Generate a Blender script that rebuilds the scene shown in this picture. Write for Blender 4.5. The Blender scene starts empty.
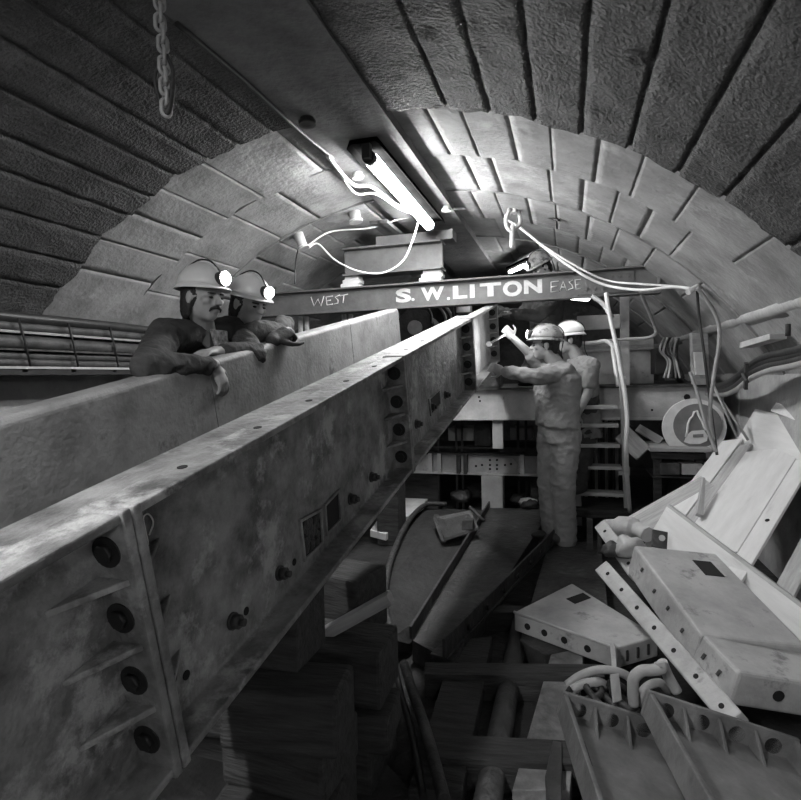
import bpy, bmesh, math, random
from mathutils import Vector as V, Matrix, noise
random.seed(7)
SC = bpy.context.scene
COL = SC.collection
PI = math.pi

# ------------------------------------------------------------------ camera and survey
FPX = 560.0
CAMZ = 1.35
def camera_basis():
    vx, vy, roll = (568-400.5)/FPX, -(373-400)/FPX, 0.024
    y, p = math.atan(vx), 0.05
    for _ in range(300):
        fw = V((-math.sin(y)*math.cos(p), math.cos(y)*math.cos(p), -math.sin(p)))
        r0 = V((math.cos(y), math.sin(y), 0)); u0 = r0.cross(fw)
        r = r0*math.cos(roll)-u0*math.sin(roll); u = r0*math.sin(roll)+u0*math.cos(roll)
        y += (vx-r.y/fw.y)*.6; p += (vy-u.y/fw.y)*.6
    return r, u, fw
CR, CU, CF = camera_basis()
EYE = V((0, 0, CAMZ))
def ray(px, py): return CR*((px-400.5)/FPX)-CU*((py-400)/FPX)+CF
def P(px, py, t): return EYE+ray(px, py)*t              # surveyed point at depth t
def F(px, py, h=0.0):                                   # on the level z = h
    d = ray(px, py); return EYE+d*((h-CAMZ)/d.z)
def YP(px, py, Y): d = ray(px, py); return EYE+d*(Y/d.y)
def XP(px, py, X): d = ray(px, py); return EYE+d*(X/d.x)

cam = bpy.data.cameras.new('camera'); camo = bpy.data.objects.new('camera', cam); COL.objects.link(camo)
camo.matrix_world = Matrix(((CR.x, CU.x, -CF.x, 0), (CR.y, CU.y, -CF.y, 0), (CR.z, CU.z, -CF.z, CAMZ), (0, 0, 0, 1)))
cam.sensor_fit = 'HORIZONTAL'; cam.sensor_width = 36; cam.lens = 36*FPX/801; cam.clip_start = 0.02
SC.camera = camo
SC.view_settings.view_transform = 'Standard'; SC.view_settings.look = 'None'
SC.view_settings.gamma = 1; SC.view_settings.use_curve_mapping = False
SC.view_settings.exposure = 0.0

# ------------------------------------------------------------------ materials (black and white photograph: greys)
M = {}
def mat(name, lo, hi, scale=6, rough=.7, bump=.2, bscale=40, metal=0, stretch=(1, 1, 1), spots=None, detail=8, pos=(.35, .65)):
    m = bpy.data.materials.new(name); m.use_nodes = True; nt = m.node_tree; b = nt.nodes['Principled BSDF']
    N, L = nt.nodes.new, nt.links.new
    tc = N('ShaderNodeTexCoord'); mp = N('ShaderNodeMapping'); mp.inputs['Scale'].default_value = stretch
    L(tc.outputs['Object'], mp.inputs['Vector'])
    n = N('ShaderNodeTexNoise'); n.inputs['Scale'].default_value = scale; n.inputs['Detail'].default_value = detail; n.inputs['Roughness'].default_value = .65
    L(mp.outputs[0], n.inputs['Vector'])
    r = N('ShaderNodeValToRGB'); e = r.color_ramp.elements
    e[0].position, e[1].position = pos
    e[0].color = (lo, lo, lo, 1); e[1].color = (hi, hi, hi, 1)
    L(n.outputs['Fac'], r.inputs['Fac']); out = r.outputs['Color']
    if spots:                                            # stains: (value, scale, threshold)
        n2 = N('ShaderNodeTexNoise'); n2.inputs['Scale'].default_value = spots[1]; n2.inputs['Detail'].default_value = 10; n2.inputs['Roughness'].default_value = .7
        L(mp.outputs[0], n2.inputs['Vector'])
        r2 = N('ShaderNodeValToRGB'); r2.color_ramp.elements[0].position = spots[2]; r2.color_ramp.elements[1].position = spots[2]+.09
        L(n2.outputs['Fac'], r2.inputs['Fac'])
        mx = N('ShaderNodeMix'); mx.data_type = 'RGBA'
        L(r2.outputs['Color'], mx.inputs['Factor']); L(out, mx.inputs['A']); mx.inputs['B'].default_value = (spots[0],)*3+(1,)
        out = mx.outputs['Result']
    L(out, b.inputs['Base Color'])
    b.inputs['Roughness'].default_value = rough; b.inputs['Metallic'].default_value = metal
    if bump:
        n3 = N('ShaderNodeTexNoise'); n3.inputs['Scale'].default_value = bscale; n3.inputs['Detail'].default_value = 6
        L(mp.outputs[0], n3.inputs['Vector'])
        bp = N('ShaderNodeBump'); bp.inputs['Strength'].default_value = bump; bp.inputs['Distance'].default_value = .02
        L(n3.outputs['Fac'], bp.inputs['Height']); L(bp.outputs[0], b.inputs['Normal'])
    M[name] = m; return m
def emit(name, s):
    m = bpy.data.materials.new(name); m.use_nodes = True; b = m.node_tree.nodes['Principled BSDF']
    b.inputs['Base Color'].default_value = (.8, .8, .8, 1); b.inputs['Emission Color'].default_value = (1, 1, 1, 1); b.inputs['Emission Strength'].default_value = s
    M[name] = m
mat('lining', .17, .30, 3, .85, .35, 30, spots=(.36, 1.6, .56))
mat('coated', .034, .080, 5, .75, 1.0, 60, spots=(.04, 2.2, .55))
mat('crown_band', .09, .16, 4, .85, .4, 30)
mat('sidewall', .28, .42, 4, .9, .3, 30)
mat('mud', .010, .032, 5, .8, .9, 14)
mat('girder_steel', .08, .30, 8, .55, .35, 45, .1, spots=(.40, 5.5, .53))
mat('scarred', .10, .26, 6, .85, .6, 25, spots=(.34, 5, .58))
mat('girder_back', .18, .33, 5, .6, .2, 45, .1, spots=(.13, 5, .58))
mat('dark_steel', .018, .065, 4.5, .6, .6, 22, .1, spots=(.11, 5, .58))
mat('beam_steel', .09, .14, 6, .6, .15, 40, .1)
mat('pale_steel', .33, .5, 5, .6, .15, 40, .1, spots=(.2, 9, .62))
mat('plate_steel', .27, .44, 4, .6, .25, 30, .1, spots=(.17, 5, .6))
mat('plate_dark', .10, .2, 5, .6, .3, 30, .1, spots=(.26, 5, .6))
mat('black', .008, .02, 8, .6, .1, 40)
mat('hole', .004, .008, 8, .9, 0)
mat('matt_black', .002, .004, 8, 1.0, 0)
M['matt_black'].node_tree.nodes['Principled BSDF'].inputs['Specular IOR Level'].default_value = 0
mat('timber_dark', .018, .055, 5, .85, .5, 14, stretch=(1, 7, 7))
mat('timber', .28, .42, 4, .8, .25, 12, stretch=(1, 9, 9))
mat('plywood', .54, .63, 3, .7, .08, 14, stretch=(1, 5, 5), spots=(.49, 2.2, .6))
mat('tread', .30, .46, 4, .8, .2, 14, stretch=(1, 8, 8))
mat('white_cable', .55, .7, 8, .5, .05)
mat('grey_cable', .22, .3, 8, .55, .05)
mat('black_cable', .015, .035, 8, .45, .1)
mat('rack_cable', .03, .08, 9, .6, .3, 30)
mat('paint', .42, .56, 20, .7, .1)
mat('chalk', .6, .75, 30, .9, .1)
mat('jacket', .035, .06, 9, .9, .35, 45)
mat('jacket_worn', .06, .10, 9, .9, .35, 45)
mat('coverall', .17, .25, 7, .9, .35, 35)
mat('shirt', .17, .25, 8, .9, .3, 35)
mat('check_shirt', .08, .36, 45, .9, .1)
mat('trousers', .04, .07, 8, .9, .3, 35)
mat('skin', .28, .36, 10, .55, .08, 60)
mat('hair', .006, .018, 30, .6, .6, 80, stretch=(1, 1, .3))
mat('helmet', .62, .75, 6, .35, .03)
mat('helmet_dirty', .24, .46, 14, .5, .1, spots=(.10, 12, .50))
mat('helmet_dark', .07, .12, 6, .4, .05)
mat('boot', .03, .06, 8, .5, .2)
mat('glove', .015, .035, 12, .7, .3)
mat('sheet', .55, .75, 5, .8, .2)
mat('sign_white', .6, .75, 9, .6, .05)
mat('sign_grey', .14, .2, 9, .6, .05)
mat('eye', .02, .03, 5, .2, 0)
emit('tube_glow', 42.0); emit('lamp_glow', 14.0); emit('small_glow', 9.0)

# ------------------------------------------------------------------ mesh helpers
class MB:
    def __init__(s): s.v = []; s.f = []; s.sm = []
    def add(s, vs, fs, smooth=False):
        o = len(s.v); s.v += [V(a) for a in vs]
        for f in fs: s.f.append([i+o for i in f]); s.sm.append(smooth)
        return s
    def prism(s, poly, ext):                              # polygon of points pushed along ext
        n = len(poly); ext = V(ext); a = [V(p) for p in poly]; b = [p+ext for p in a]
        return s.add(a+b, [list(range(n))[::-1], list(range(n, 2*n))]+[[i, (i+1) % n, n+(i+1) % n, n+i] for i in range(n)])
    def box(s, c, x, y, z):                               # centre and three full edge vectors
        c, x, y, z = V(c), V(x), V(y), V(z); o = c-(x+y+z)/2
        return s.prism([o, o+x, o+x+y, o+y], z)
    def abox(s, lo, hi):
        lo, hi = V(lo), V(hi); d = hi-lo
        return s.box((lo+hi)/2, (d.x, 0, 0), (0, d.y, 0), (0, 0, d.z))
    def loft(s, rings, cap=True, smooth=True):
        n = len(rings[0]); vs = [p for r in rings for p in r]; fs = []
        for k in range(len(rings)-1):
            for i in range(n): fs.append([k*n+i, k*n+(i+1) % n, (k+1)*n+(i+1) % n, (k+1)*n+i])
        s.add(vs, fs, smooth)
        if cap:
            o = len(s.v)-len(vs)
            s.f.append([o+i for i in range(n)][::-1]); s.sm.append(False)
            s.f.append([o+(len(rings)-1)*n+i for i in range(n)]); s.sm.append(False)
        return s
    def tube(s, pts, r, n=8, cap=True, closed=False):
        pts = [V(p) for p in pts]; rings = []; prev = None; K = len(pts)
        for i, p in enumerate(pts):
            a = pts[(i-1) % K] if (closed or i > 0) else pts[i]; b = pts[(i+1) % K] if (closed or i < K-1) else pts[i]
            d = (b-a).normalized()
            if prev is None:
                prev = d.cross(V((0, 0, 1)));
                if prev.length < .1: prev = d.cross(V((1, 0, 0)))
            prev = (prev-d*prev.dot(d)).normalized(); w = d.cross(prev)
            rr = r[i] if isinstance(r, (list, tuple)) else r
            rings.append([p+(prev*math.cos(2*PI*j/n)+w*math.sin(2*PI*j/n))*rr for j in range(n)])
        if closed: rings.append(rings[0]); cap = False
        return s.loft(rings, cap)
    def cyl(s, a, b, r, r2=None, n=20): return s.tube([a, b], [r, r if r2 is None else r2], n)
    def ell(s, c, x, y, z, nu=14, nv=9):                  # ellipsoid with semi-axis vectors
        c, x, y, z = V(c), V(x), V(y), V(z); rings = []
        for k in range(nv+1):
            ph = -PI/2+PI*(k+.02)/(nv+.04) if 0 < k < nv else (-PI/2+.03 if k == 0 else PI/2-.03)
            rings.append([c+z*math.sin(ph)+(x*math.cos(2*PI*j/nu)+y*math.sin(2*PI*j/nu))*math.cos(ph) for j in range(nu)])
        return s.loft(rings)
    def cap(s, a, ra, b, rb, n=12):                        # tapered capsule
        a, b = V(a), V(b); d = (b-a)
        if d.length < 1e-6: return s.ell(a, (ra, 0, 0), (0, ra, 0), (0, 0, ra))
        d.normalize(); pts = []; rs = []
        for k in (-80, -55, -30): pts.append(a+d*ra*math.sin(math.radians(k))); rs.append(ra*math.cos(math.radians(k)))
        pts.append(a); rs.append(ra); pts.append(b); rs.append(rb)
        for k in (30, 55, 80): pts.append(b+d*rb*math.sin(math.radians(k))); rs.append(rb*math.cos(math.radians(k)))
        return s.tube(pts, rs, n)
    def link(s, c, long, side, hl, hw, r, n=8):            # stadium chain link
        c, l, w = V(c), V(long).normalized(), V(side); w = (w-l*w.dot(l)).normalized(); pts = []
        for k in range(9): a = PI*k/8; pts.append(c+l*(hl-hw)+w*hw*math.cos(a)+l*hw*math.sin(a))
        for k in range(9): a = PI+PI*k/8; pts.append(c-l*(hl-hw)+w*hw*math.cos(a)+l*hw*math.sin(a))
        return s.tube(pts, r, n, closed=True)
def bezier(pts, k=8):                                     # Catmull-Rom through points
    pts = [V(p) for p in pts]; q = [pts[0]*2-pts[1]]+pts+[pts[-1]*2-pts[-2]]; out = []
    for i in range(1, len(q)-2):
        a, b, c, d = q[i-1:i+3]
        for j in range(k):
            t = j/k; out.append(.5*((2*b)+(c-a)*t+(2*a-5*b+4*c-d)*t*t+(3*b-a-3*c+d)*t**3))
    out.append(pts[-1]); return out

ORI = {}
def origin(o): return ORI.get(o.name, V((0, 0, 0)))
def setp(o, label=None, cat=None, group=None, kind=None):
    if label: o['label'] = label
    if cat: o['category'] = cat
    if group: o['group'] = group
    if kind: o['kind'] = kind
    return o
def thing(name, label, cat, loc, group=None):
    o = bpy.data.objects.new(name, None); o.empty_display_size = .1; COL.objects.link(o); o.location = V(loc); ORI[o.name] = V(loc)
    return setp(o, label, cat, group)
def mesh_of(name, mb, base):
    me = bpy.data.meshes.new(name); me.from_pydata([p-base for p in mb.v], [], mb.f)
    me.polygons.foreach_set('use_smooth', mb.sm); me.update()
    bm = bmesh.new(); bm.from_mesh(me); bmesh.ops.recalc_face_normals(bm, faces=bm.faces); bm.to_mesh(me); bm.free()
    return me
def obj(name, mb, m, parent=None, loc=None, bevel=0, label=None, cat=None, group=None, kind=None):
    base = origin(parent) if parent else (V(loc) if loc is not None else V((0, 0, 0)))
    if not parent and loc is None and mb.v:
        lo = [min(p[i] for p in mb.v) for i in range(3)]; hi = [max(p[i] for p in mb.v) for i in range(3)]
        base = V(((lo[0]+hi[0])/2, (lo[1]+hi[1])/2, lo[2]))
    o = bpy.data.objects.new(name, mesh_of(name, mb, base)); COL.objects.link(o); ORI[o.name] = base
    o.data.materials.append(M[m] if isinstance(m, str) else m)
    if parent: o.parent = parent
    else: o.location = base
    if bevel:
        b = o.modifiers.new('bevel', 'BEVEL'); b.width = bevel; b.segments = 2; b.limit_method = 'ANGLE'; b.angle_limit = math.radians(40)
    return setp(o, label, cat, group, kind)
def struct(name, mb, m): return obj(name, mb, m, loc=(0, 0, 0), kind='structure')
def frame_obj(name, o0, x, y, z, mb, m, parent=None, bevel=.003, **kw):
    # mesh given in local axes (unit x, y, z at o0) so that grain follows the piece
    me = bpy.data.meshes.new(name); me.from_pydata([tuple(p) for p in mb.v], [], mb.f); me.polygons.foreach_set('use_smooth', mb.sm); me.update()
    bm = bmesh.new(); bm.from_mesh(me); bmesh.ops.recalc_face_normals(bm, faces=bm.faces); bm.to_mesh(me); bm.free()
    o = bpy.data.objects.new(name, me); COL.objects.link(o); me.materials.append(M[m])
    base = V(o0)-(origin(parent) if parent else V((0, 0, 0)))
    mw = Matrix((x, y, z)).transposed().to_4x4(); mw.translation = base
    if parent: o.parent = parent
    o.matrix_local = mw; ORI[o.name] = V(o0)
    if bevel:
        b = o.modifiers.new('bevel', 'BEVEL'); b.width = bevel; b.segments = 2; b.limit_method = 'ANGLE'; b.angle_limit = math.radians(40)
    return setp(o, **kw)
def board(name, a, b, c, t, m, parent=None, up=None, shape=None, **kw):
    # slab whose face is the rectangle a, b (along), c (across); t thick behind the face that looks up / at the eye
    a, b, c = V(a), V(b), V(c); x = (b-a); L = x.length; x.normalize(); y = (c-a); y -= x*y.dot(x); W = y.length; y.normalize(); z = x.cross(y)
    see = up if up is not None else (EYE-a)
    if z.dot(see) < 0: z = -z
    mb = MB(); poly = shape or [(0, 0), (1, 0), (1, 1), (0, 1)]
    mb.prism([(p[0]*L, p[1]*W, 0) for p in poly], (0, 0, -t))
    if x.cross(y).dot(z) < 0:                              # keep a right-handed frame
        mb.v = [V((p.x, -p.y, p.z)) for p in mb.v]; y = -y
    return frame_obj(name, a, x, y, z, mb, m, parent, **kw)

def remeshed(mb, voxel, smooth=4, wrinkle=0, seed=0, wscale=14):
    me = bpy.data.meshes.new('tmp'); me.from_pydata([tuple(p) for p in mb.v], [], mb.f)
    bm = bmesh.new(); bm.from_mesh(me); bmesh.ops.recalc_face_normals(bm, faces=bm.faces); bm.to_mesh(me); bm.free()
    o = bpy.data.objects.new('tmp', me); COL.objects.link(o)
    md = o.modifiers.new('r', 'REMESH'); md.mode = 'VOXEL'; md.voxel_size = voxel
    dg = bpy.context.evaluated_depsgraph_get(); ev = o.evaluated_get(dg); me2 = bpy.data.meshes.new_from_object(ev)
    bpy.data.objects.remove(o); bpy.data.meshes.remove(me)
    bm = bmesh.new(); bm.from_mesh(me2)
    for _ in range(smooth): bmesh.ops.smooth_vert(bm, verts=bm.verts, factor=.5, use_axis_x=True, use_axis_y=True, use_axis_z=True)
    if wrinkle:
        bm.normal_update()
        for v in bm.verts:
            q = v.co*wscale+V((seed, 0, 0)); q.z *= 1.6
            n = noise.noise(q)+.5*noise.noise(q*2.1); v.co += v.normal*(1-abs(n)*2.2)*wrinkle
    out = MB(); bm.verts.ensure_lookup_table()
    out.v = [v.co.copy() for v in bm.verts]; out.f = [[x.index for x in f.verts] for f in bm.faces]; out.sm = [True]*len(out.f)
    bm.free(); bpy.data.meshes.remove(me2); return out

# ------------------------------------------------------------------ the tunnel
AX, AZ, R = -1.145, -0.106, 2.9
def arch_angle(px, py):
    d = ray(px, py); ox, oz = -AX, CAMZ-AZ
    a = d.x**2+d.z**2; b = 2*(ox*d.x+oz*d.z); c = ox*ox+oz*oz-R*R
    t = (-b+math.sqrt(b*b-4*a*c))/2/a; p = EYE+d*t
    return math.atan2(p.z-AZ, p.x-AX), p
def arch_hit(px, py): return arch_angle(px, py)[1]
TH0, TH1 = math.asin((1.30-AZ)/R), PI-math.asin((1.45-AZ)/R)
def ring(y0, y1, rad, angles, gw, gd, rough=0, seed=0):
    # vault strip with real grooves at the joint angles
    th = []; base = [TH0+(TH1-TH0)*k/150 for k in range(151)]
    for b in base:
        if all(abs(b-a) > gw*1.6 for a in angles): th.append((b, 0))
    for a in angles:
        if TH0+.02 < a < TH1-.02: th += [(a-gw, 0), (a-gw*.55, gd), (a+gw*.55, gd), (a+gw, 0)]
    th.sort(); ys = [y0]+[y0+(y1-y0)*k/max(1, int((y1-y0)/.04)) for k in range(1, int((y1-y0)/.04))]+[y1]
    rings = []
    for y in ys:
        row = []
        for a, g in th:
            q = V((math.cos(a)*3, y*1.2, math.sin(a)*3))
            rr = rad+rough*noise.noise(q*9+V((seed, 0, 0)))+.5*rough*noise.noise(q*21)
            if g: rr += g*(.55+.9*abs(noise.noise(q*6+V((seed+5, 0, 0)))))
            edge = .05*noise.noise(V((a*9, seed, 1)))+.025*noise.noise(V((a*28, seed, 2)))+.012*noise.noise(V((a*60, seed, 4))) if rough and (y == y1) else 0
            row.append(V((AX+rr*math.cos(a), y+edge, AZ+rr*math.sin(a))))
        rings.append(row)
    mb = MB(); n = len(th)
    mb.add([p for r in rings for p in r], [[k*n+i, k*n+i+1, (k+1)*n+i+1, (k+1)*n+i] for k in range(len(ys)-1) for i in range(n-1)], True)
    n2 = len(mb.v)                                         # end lips so that the thickness shows
    for k, (row, yy) in enumerate(((rings[0], y0), (rings[-1], y1))):
        out = [V((AX+(p.x-AX)*1.03, p.y, AZ+(p.z-AZ)*1.03)) for p in row]
        mb.add(row+out, [[i, i+1, n+i+1, n+i] for i in range(n-1)], False)
    return mb
near_px = [(780, 250), (728, 192), (683, 165), (633, 140), (585, 118), (537, 105), (492, 105), (447, 97), (265, 122), (230, 135), (195, 148), (158, 163), (138, 188), (115, 207), (95, 232), (68, 258), (45, 283)]
second_px = [(735, 262), (668, 230), (629, 200), (594, 185), (552, 155), (517, 155), (480, 157), (452, 157), (325, 172), (268, 200), (235, 222), (205, 240), (180, 262), (158, 285)]
third_px = [(662, 265), (632, 250), (605, 240), (580, 225), (551, 197), (507, 205), (487, 205), (300, 208), (262, 230), (215, 262), (180, 298)]
an = [arch_angle(*q)[0] for q in near_px]; a2 = [arch_angle(*q)[0] for q in second_px]; a3 = [arch_angle(*q)[0] for q in third_px]
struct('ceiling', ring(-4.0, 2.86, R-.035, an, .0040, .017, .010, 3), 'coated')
YR = [2.86, 3.60, 4.34, 5.10, 5.85, 6.6, 7.35, 8.1, 9.2]
for k in range(len(YR)-1):
    al = (a2, a3)[k % 2]
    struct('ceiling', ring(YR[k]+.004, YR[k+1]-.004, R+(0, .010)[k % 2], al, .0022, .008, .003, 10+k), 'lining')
mb = MB(); mb.add([(AX+(R+.06)*math.cos(a), y, AZ+(R+.06)*math.sin(a)) for y in (-4, 9.4) for a in [TH0-.1+(TH1-TH0+.2)*k/60 for k in range(61)]], [[i, i+1, 62+i, 61+i] for i in range(60)], True)
struct('ceiling', mb, 'hole')
XR, XL = AX+R*math.cos(TH0)+.0, AX+R*math.cos(TH1)
FZ = -.12
struct('wall_right', MB().abox((XR, -4, FZ), (XR+.25, 9.2, 1.31)), 'sidewall')
struct('wall_left', MB().abox((XL-.25, -4, FZ), (XL, 9.2, 1.46)), 'sidewall')
struct('wall_back', MB().abox((XL-.3, 9.2, FZ), (XR+.3, 9.4, 3)), 'dark_steel')
struct('wall_front', MB().abox((XL-.3, -4.2, FZ), (XR+.3, -4, 3)), 'mud')
struct('floor', MB().abox((XL-.2, -4, FZ-.2), (XR+.2, 9.2, FZ)), 'mud')
XF_ = AX+math.sqrt(R*R-(1.68-AZ)**2); mb = MB(); rr = []
for k in range(120):
    y = -3.9+13*k/119; w = .012+.008*noise.noise(V((y*4, 1, 0)))
    rr.append([V((XF_+.06, y, 1.64-w)), V((XF_+.01-w, y, 1.67)), V((XF_-.01-w*.7, y, 1.69+w)), V((XF_, y, 1.73+w))])
struct('trim_1', mb.loft(rr, True, True), 'sidewall')
struct('trim_2', MB().abox((XR-.014, XP(740, 412, XR).y, FZ), (XR, XP(733, 412, XR).y, 1.28)).abox((XR-.008, 3.1, FZ), (XR, 3.13, 1.28)), 'pale_steel')
# key strip along the crown
c0 = arch_hit(310, 118); c1 = arch_hit(352, 118)
aL, aR = PI/2+.10, PI/2-.085
mb = MB(); mb.add([(AX+(R-.05)*math.cos(a), y, AZ+(R-.05)*math.sin(a)) for y in (-4, 9.2) for a in (aL, aL*.5+aR*.5, aR)]+[(AX+(R+.03)*math.cos(a), y, AZ+(R+.03)*math.sin(a)) for y in (-4, 9.2) for a in (aL, aR)],
    [[0, 1, 4, 3], [1, 2, 5, 4], [0, 3, 8, 6], [2, 7, 9, 5]], False)
struct('trim_3', mb, 'crown_band')

# ------------------------------------------------------------------ girders
GD = (ray(580, 258)).normalized(); GS = GD.cross(V((0, 0, 1))).normalized(); GN = GS.cross(GD)
G0 = P(404, 356, 2.43)
class Fr:                                                 # a girder frame: along t, out s (open side), up n (from the top)
    def __init__(s, o, d, sx, n): s.o, s.d, s.s, s.n = V(o), V(d), V(sx), V(n)
    def __call__(s, t, a, n): return s.o+s.d*t+s.s*a+s.n*n
GF = Fr(G0, GD, GS, GN)
H, FL, TH = .53, .092, .018
def girder_segment(fr, t0, t1, m, parent, bolts=True, holes=4, name='girder_segment'):
    mb = MB(); g = fr
    prof = [(0, 0), (0, -TH), (-FL+TH, -TH-.004), (-FL+TH, -H+TH+.004), (0, -H+TH), (0, -H), (-FL, -H), (-FL, 0)]
    mb.prism([g(t0+.002, a, n) for a, n in prof], g.d*(t1-t0-.004))
    for e, sg in ((t0, 1), (t1, -1)):                      # end flanges
        mb.prism([g(e+sg*.002, a, n) for a, n in ((.006, .004), (.006, -H-.004), (-FL, -H-.004), (-FL, .004))], g.d*sg*.02)
    seg = obj(name, mb, m, parent, bevel=.004)
    for e, sg in ((t0, 1), (t1, -1)):
        for k in range(holes-1):
            n = -H*(.25+k*.24); st = MB()
            st.prism([g(e+sg*.022, -FL+TH, n), g(e+sg*.13, -FL+TH, n), g(e+sg*.022, -.008, n)], g.n*.012)
            obj('stiffener', st, m, seg, bevel=.002)
        for k in range(holes):
            bl = MB(); n = -H*(.135+k*.24); c = g(e+sg*.021, -.044, n)
            bl.cyl(c, c+g.d*sg*(.004 if bolts else .001), .029, n=18)
            if bolts: bl.cyl(c+g.d*sg*.004, c+g.d*sg*.014, .017, n=6)
            obj('bolt' if bolts else 'bolt_hole', bl, 'black', seg)
    return seg
fg = thing('steel_girder', 'near inclined riveted steel channel girder with bolted joints, rising from lower left', 'girder', GF(-.5, -.05, -H))
segs = [girder_segment(GF, a, b, 'girder_steel' if b < 2 else 'girder_back', fg) for a, b in ((-3.1, -1.6), (-1.6, 0), (0, 1.65), (1.65, 2.94))]
# back to back channel behind it, a little lower and stopping earlier
GB = Fr(GF(0, -FL*2-.034, -.018), GD, -GS, GN)
mb = MB(); prof = [(0, 0), (0, -TH), (-FL+TH, -TH), (-FL+TH, -H+TH), (0, -H+TH), (0, -H), (-FL, -H), (-FL, 0)]
mb.prism([GB(-3.1, a, n) for a, n in prof], GD*5.25)
obj('back_channel', mb, 'girder_steel', fg, bevel=.004)
def web_pt(px, py):
    d = ray(px, py); c = GF(0, -FL+TH, 0); return EYE+d*((c-EYE).dot(GS)/d.dot(GS))
for i, (px, py, r) in enumerate(((232, 621, .017), (279, 573, .017), (350, 499, .017), (371, 477, .017), (397, 455, .017), (431, 407, .02), (445, 395, .02), (416, 424, .02))):
    p = web_pt(px, py)
    nb = MB().cyl(p, p+GS*.006, r*1.25, n=20).cyl(p+GS*.006, p+GS*.024, r, n=6).cyl(p+GS*.024, p+GS*.036, r*.55, n=12)
    obj('nut', nb, 'dark_steel', segs[1 if i < 5 else 2])
for px, py in ((246, 611), (294, 562), (186, 675), (173, 679)):
    p = web_pt(px, py); obj('bolt_hole', MB().cyl(p-GS*.004, p+GS*.002, .0105, n=16), 'hole', segs[1])
for k in range(5):                                        # holes in the top flange
    for si, t0 in ((1, -1.6), (2, 0)):
        p = GF(t0+.2+k*.29, -.05, .0005); obj('flange_hole', MB().cyl(p-GN*.003, p+GN*.001, .011, n=14), 'hole', segs[si])
def opening(pts, seg, inner='hole', bars=True):
    q = [web_pt(*a) for a in pts]; c = sum(q, V())/4
    mb = MB()
    for i in range(4):
        a, b = q[i], q[(i+1) % 4]; ia, ib = a+(c-a)*.14, b+(c-b)*.14
        mb.prism([a, b, ib, ia], GS*.008)
    f = obj('opening_frame', mb, 'girder_steel', seg)
    obj('opening', MB().prism([a+(c-a)*.10+GS*.001 for a in q], GS*.002), inner, f)
    return f, q, c
f1, q1, _ = opening(((298, 520), (320, 508), (322, 543), (303, 562)), segs[1])
mb = MB()
for k in range(60):
    u, v = random.uniform(.16, .86), random.uniform(.14, .86)
    p = q1[0]*(1-u)*(1-v)+q1[1]*u*(1-v)+q1[2]*u*v+q1[3]*(1-u)*v; sz = random.uniform(.005, .013)
    mb.ell(p+GS*.002, (GD+GN*random.uniform(-.6, .6))*sz*.8, (GN-GD*random.uniform(-.6, .6))*sz*1.3, GS*sz*.5, 8, 5)
obj('clay_plug', mb, 'dark_steel', f1)
opening(((323, 505), (338, 489), (340, 520), (325, 536)), segs[1])
f3, q3, _ = opening(((428, 399), (439, 389), (440, 404), (430, 416)), segs[2])
# chalked loop on the web
ch = bezier([web_pt(150, 575)+GS*.003, web_pt(147, 545)+GS*.003, web_pt(144, 530)+GS*.003, web_pt(142, 518)+GS*.003, web_pt(147, 514)+GS*.003, web_pt(152, 522)+GS*.003, web_pt(148, 535)+GS*.003])
obj('chalk_mark', MB().tube(ch, .0017, 6), 'chalk', segs[1], label='white chalked loop')

# second girder seen from its smooth back
BG = Fr(GF(0, -.80, .05), GD, GS, GN)
bg = thing('steel_girder', 'far smooth pale steel girder with rounded top that two men lean on', 'girder', BG(0, -.05, -H))
def smooth_segment(t0, t1):
    prof = [(-.10, 0), (-.028, 0)]+[(-.028+.028*math.sin(a), -.028+.028*math.cos(a)) for a in (PI/10*k for k in range(1, 6))]+[(0, -H), (-.10, -H), (-.10, -H+.02), (-.03, -H+.02), (-.03, -.02), (-.10, -.02)]
    mb = MB().prism([BG(t0+.003, a, n) for a, n in prof], GD*(t1-t0-.006))
    return obj('girder_segment', mb, 'girder_back', bg)
for a, b in ((-3.1, -1.95), (-1.95, -.27), (-.27, 1.34), (1.34, 2.46)):
    sg = smooth_segment(a, b)
    obj('end_plate', MB().prism([BG(b-.02, a2_, n) for a2_, n in ((-.012, -.012), (-.10, -.012), (-.10, -H+.01), (-.012, -H+.01))], GD*.014), 'girder_back', sg)
# ------------------------------------------------------------------ cross beam with the painted load
BY = 5.07
b0, b1 = YP(236, 307, BY), YP(660, 281, BY)
zt = (YP(463, 280, BY).z+.0); bh = .235
x0, x1 = b0.x, b1.x; z1 = zt+.005
sb = thing('cross_beam', 'painted steel cross beam lettered S.W.L. spanning the tunnel', 'beam', ((x0+x1)/2, BY, z1-bh))
mb = MB().abox((x0, BY-.005, z1-bh), (x1, BY+.012, z1)).abox((x0, BY-.055, z1-.016), (x1, BY+.06, z1)).abox((x0, BY-.055, z1-bh), (x1, BY+.06, z1-bh+.016))
obj('beam_body', mb, 'beam_steel', sb, bevel=.002)
obj('end_stiffener', MB().abox((x1-.02, BY-.05, z1-bh+.016), (x1-.005, BY-.005, z1-.016)), 'beam_steel', sb)
obj('splice_plate', MB().abox((x1-.62, BY-.014, z1-bh+.03), (x1-.2, BY-.005, z1-.03)), 'beam_steel', sb)
mb = MB()
for i in range(6):
    for j in range(2): p = V((x1-.58+i*.066, BY-.014, z1-.07-j*.09)); mb.cyl(p, p-V((0, .01, 0)), .014, n=10)
obj('rivet', mb, 'beam_steel', sb)
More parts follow.
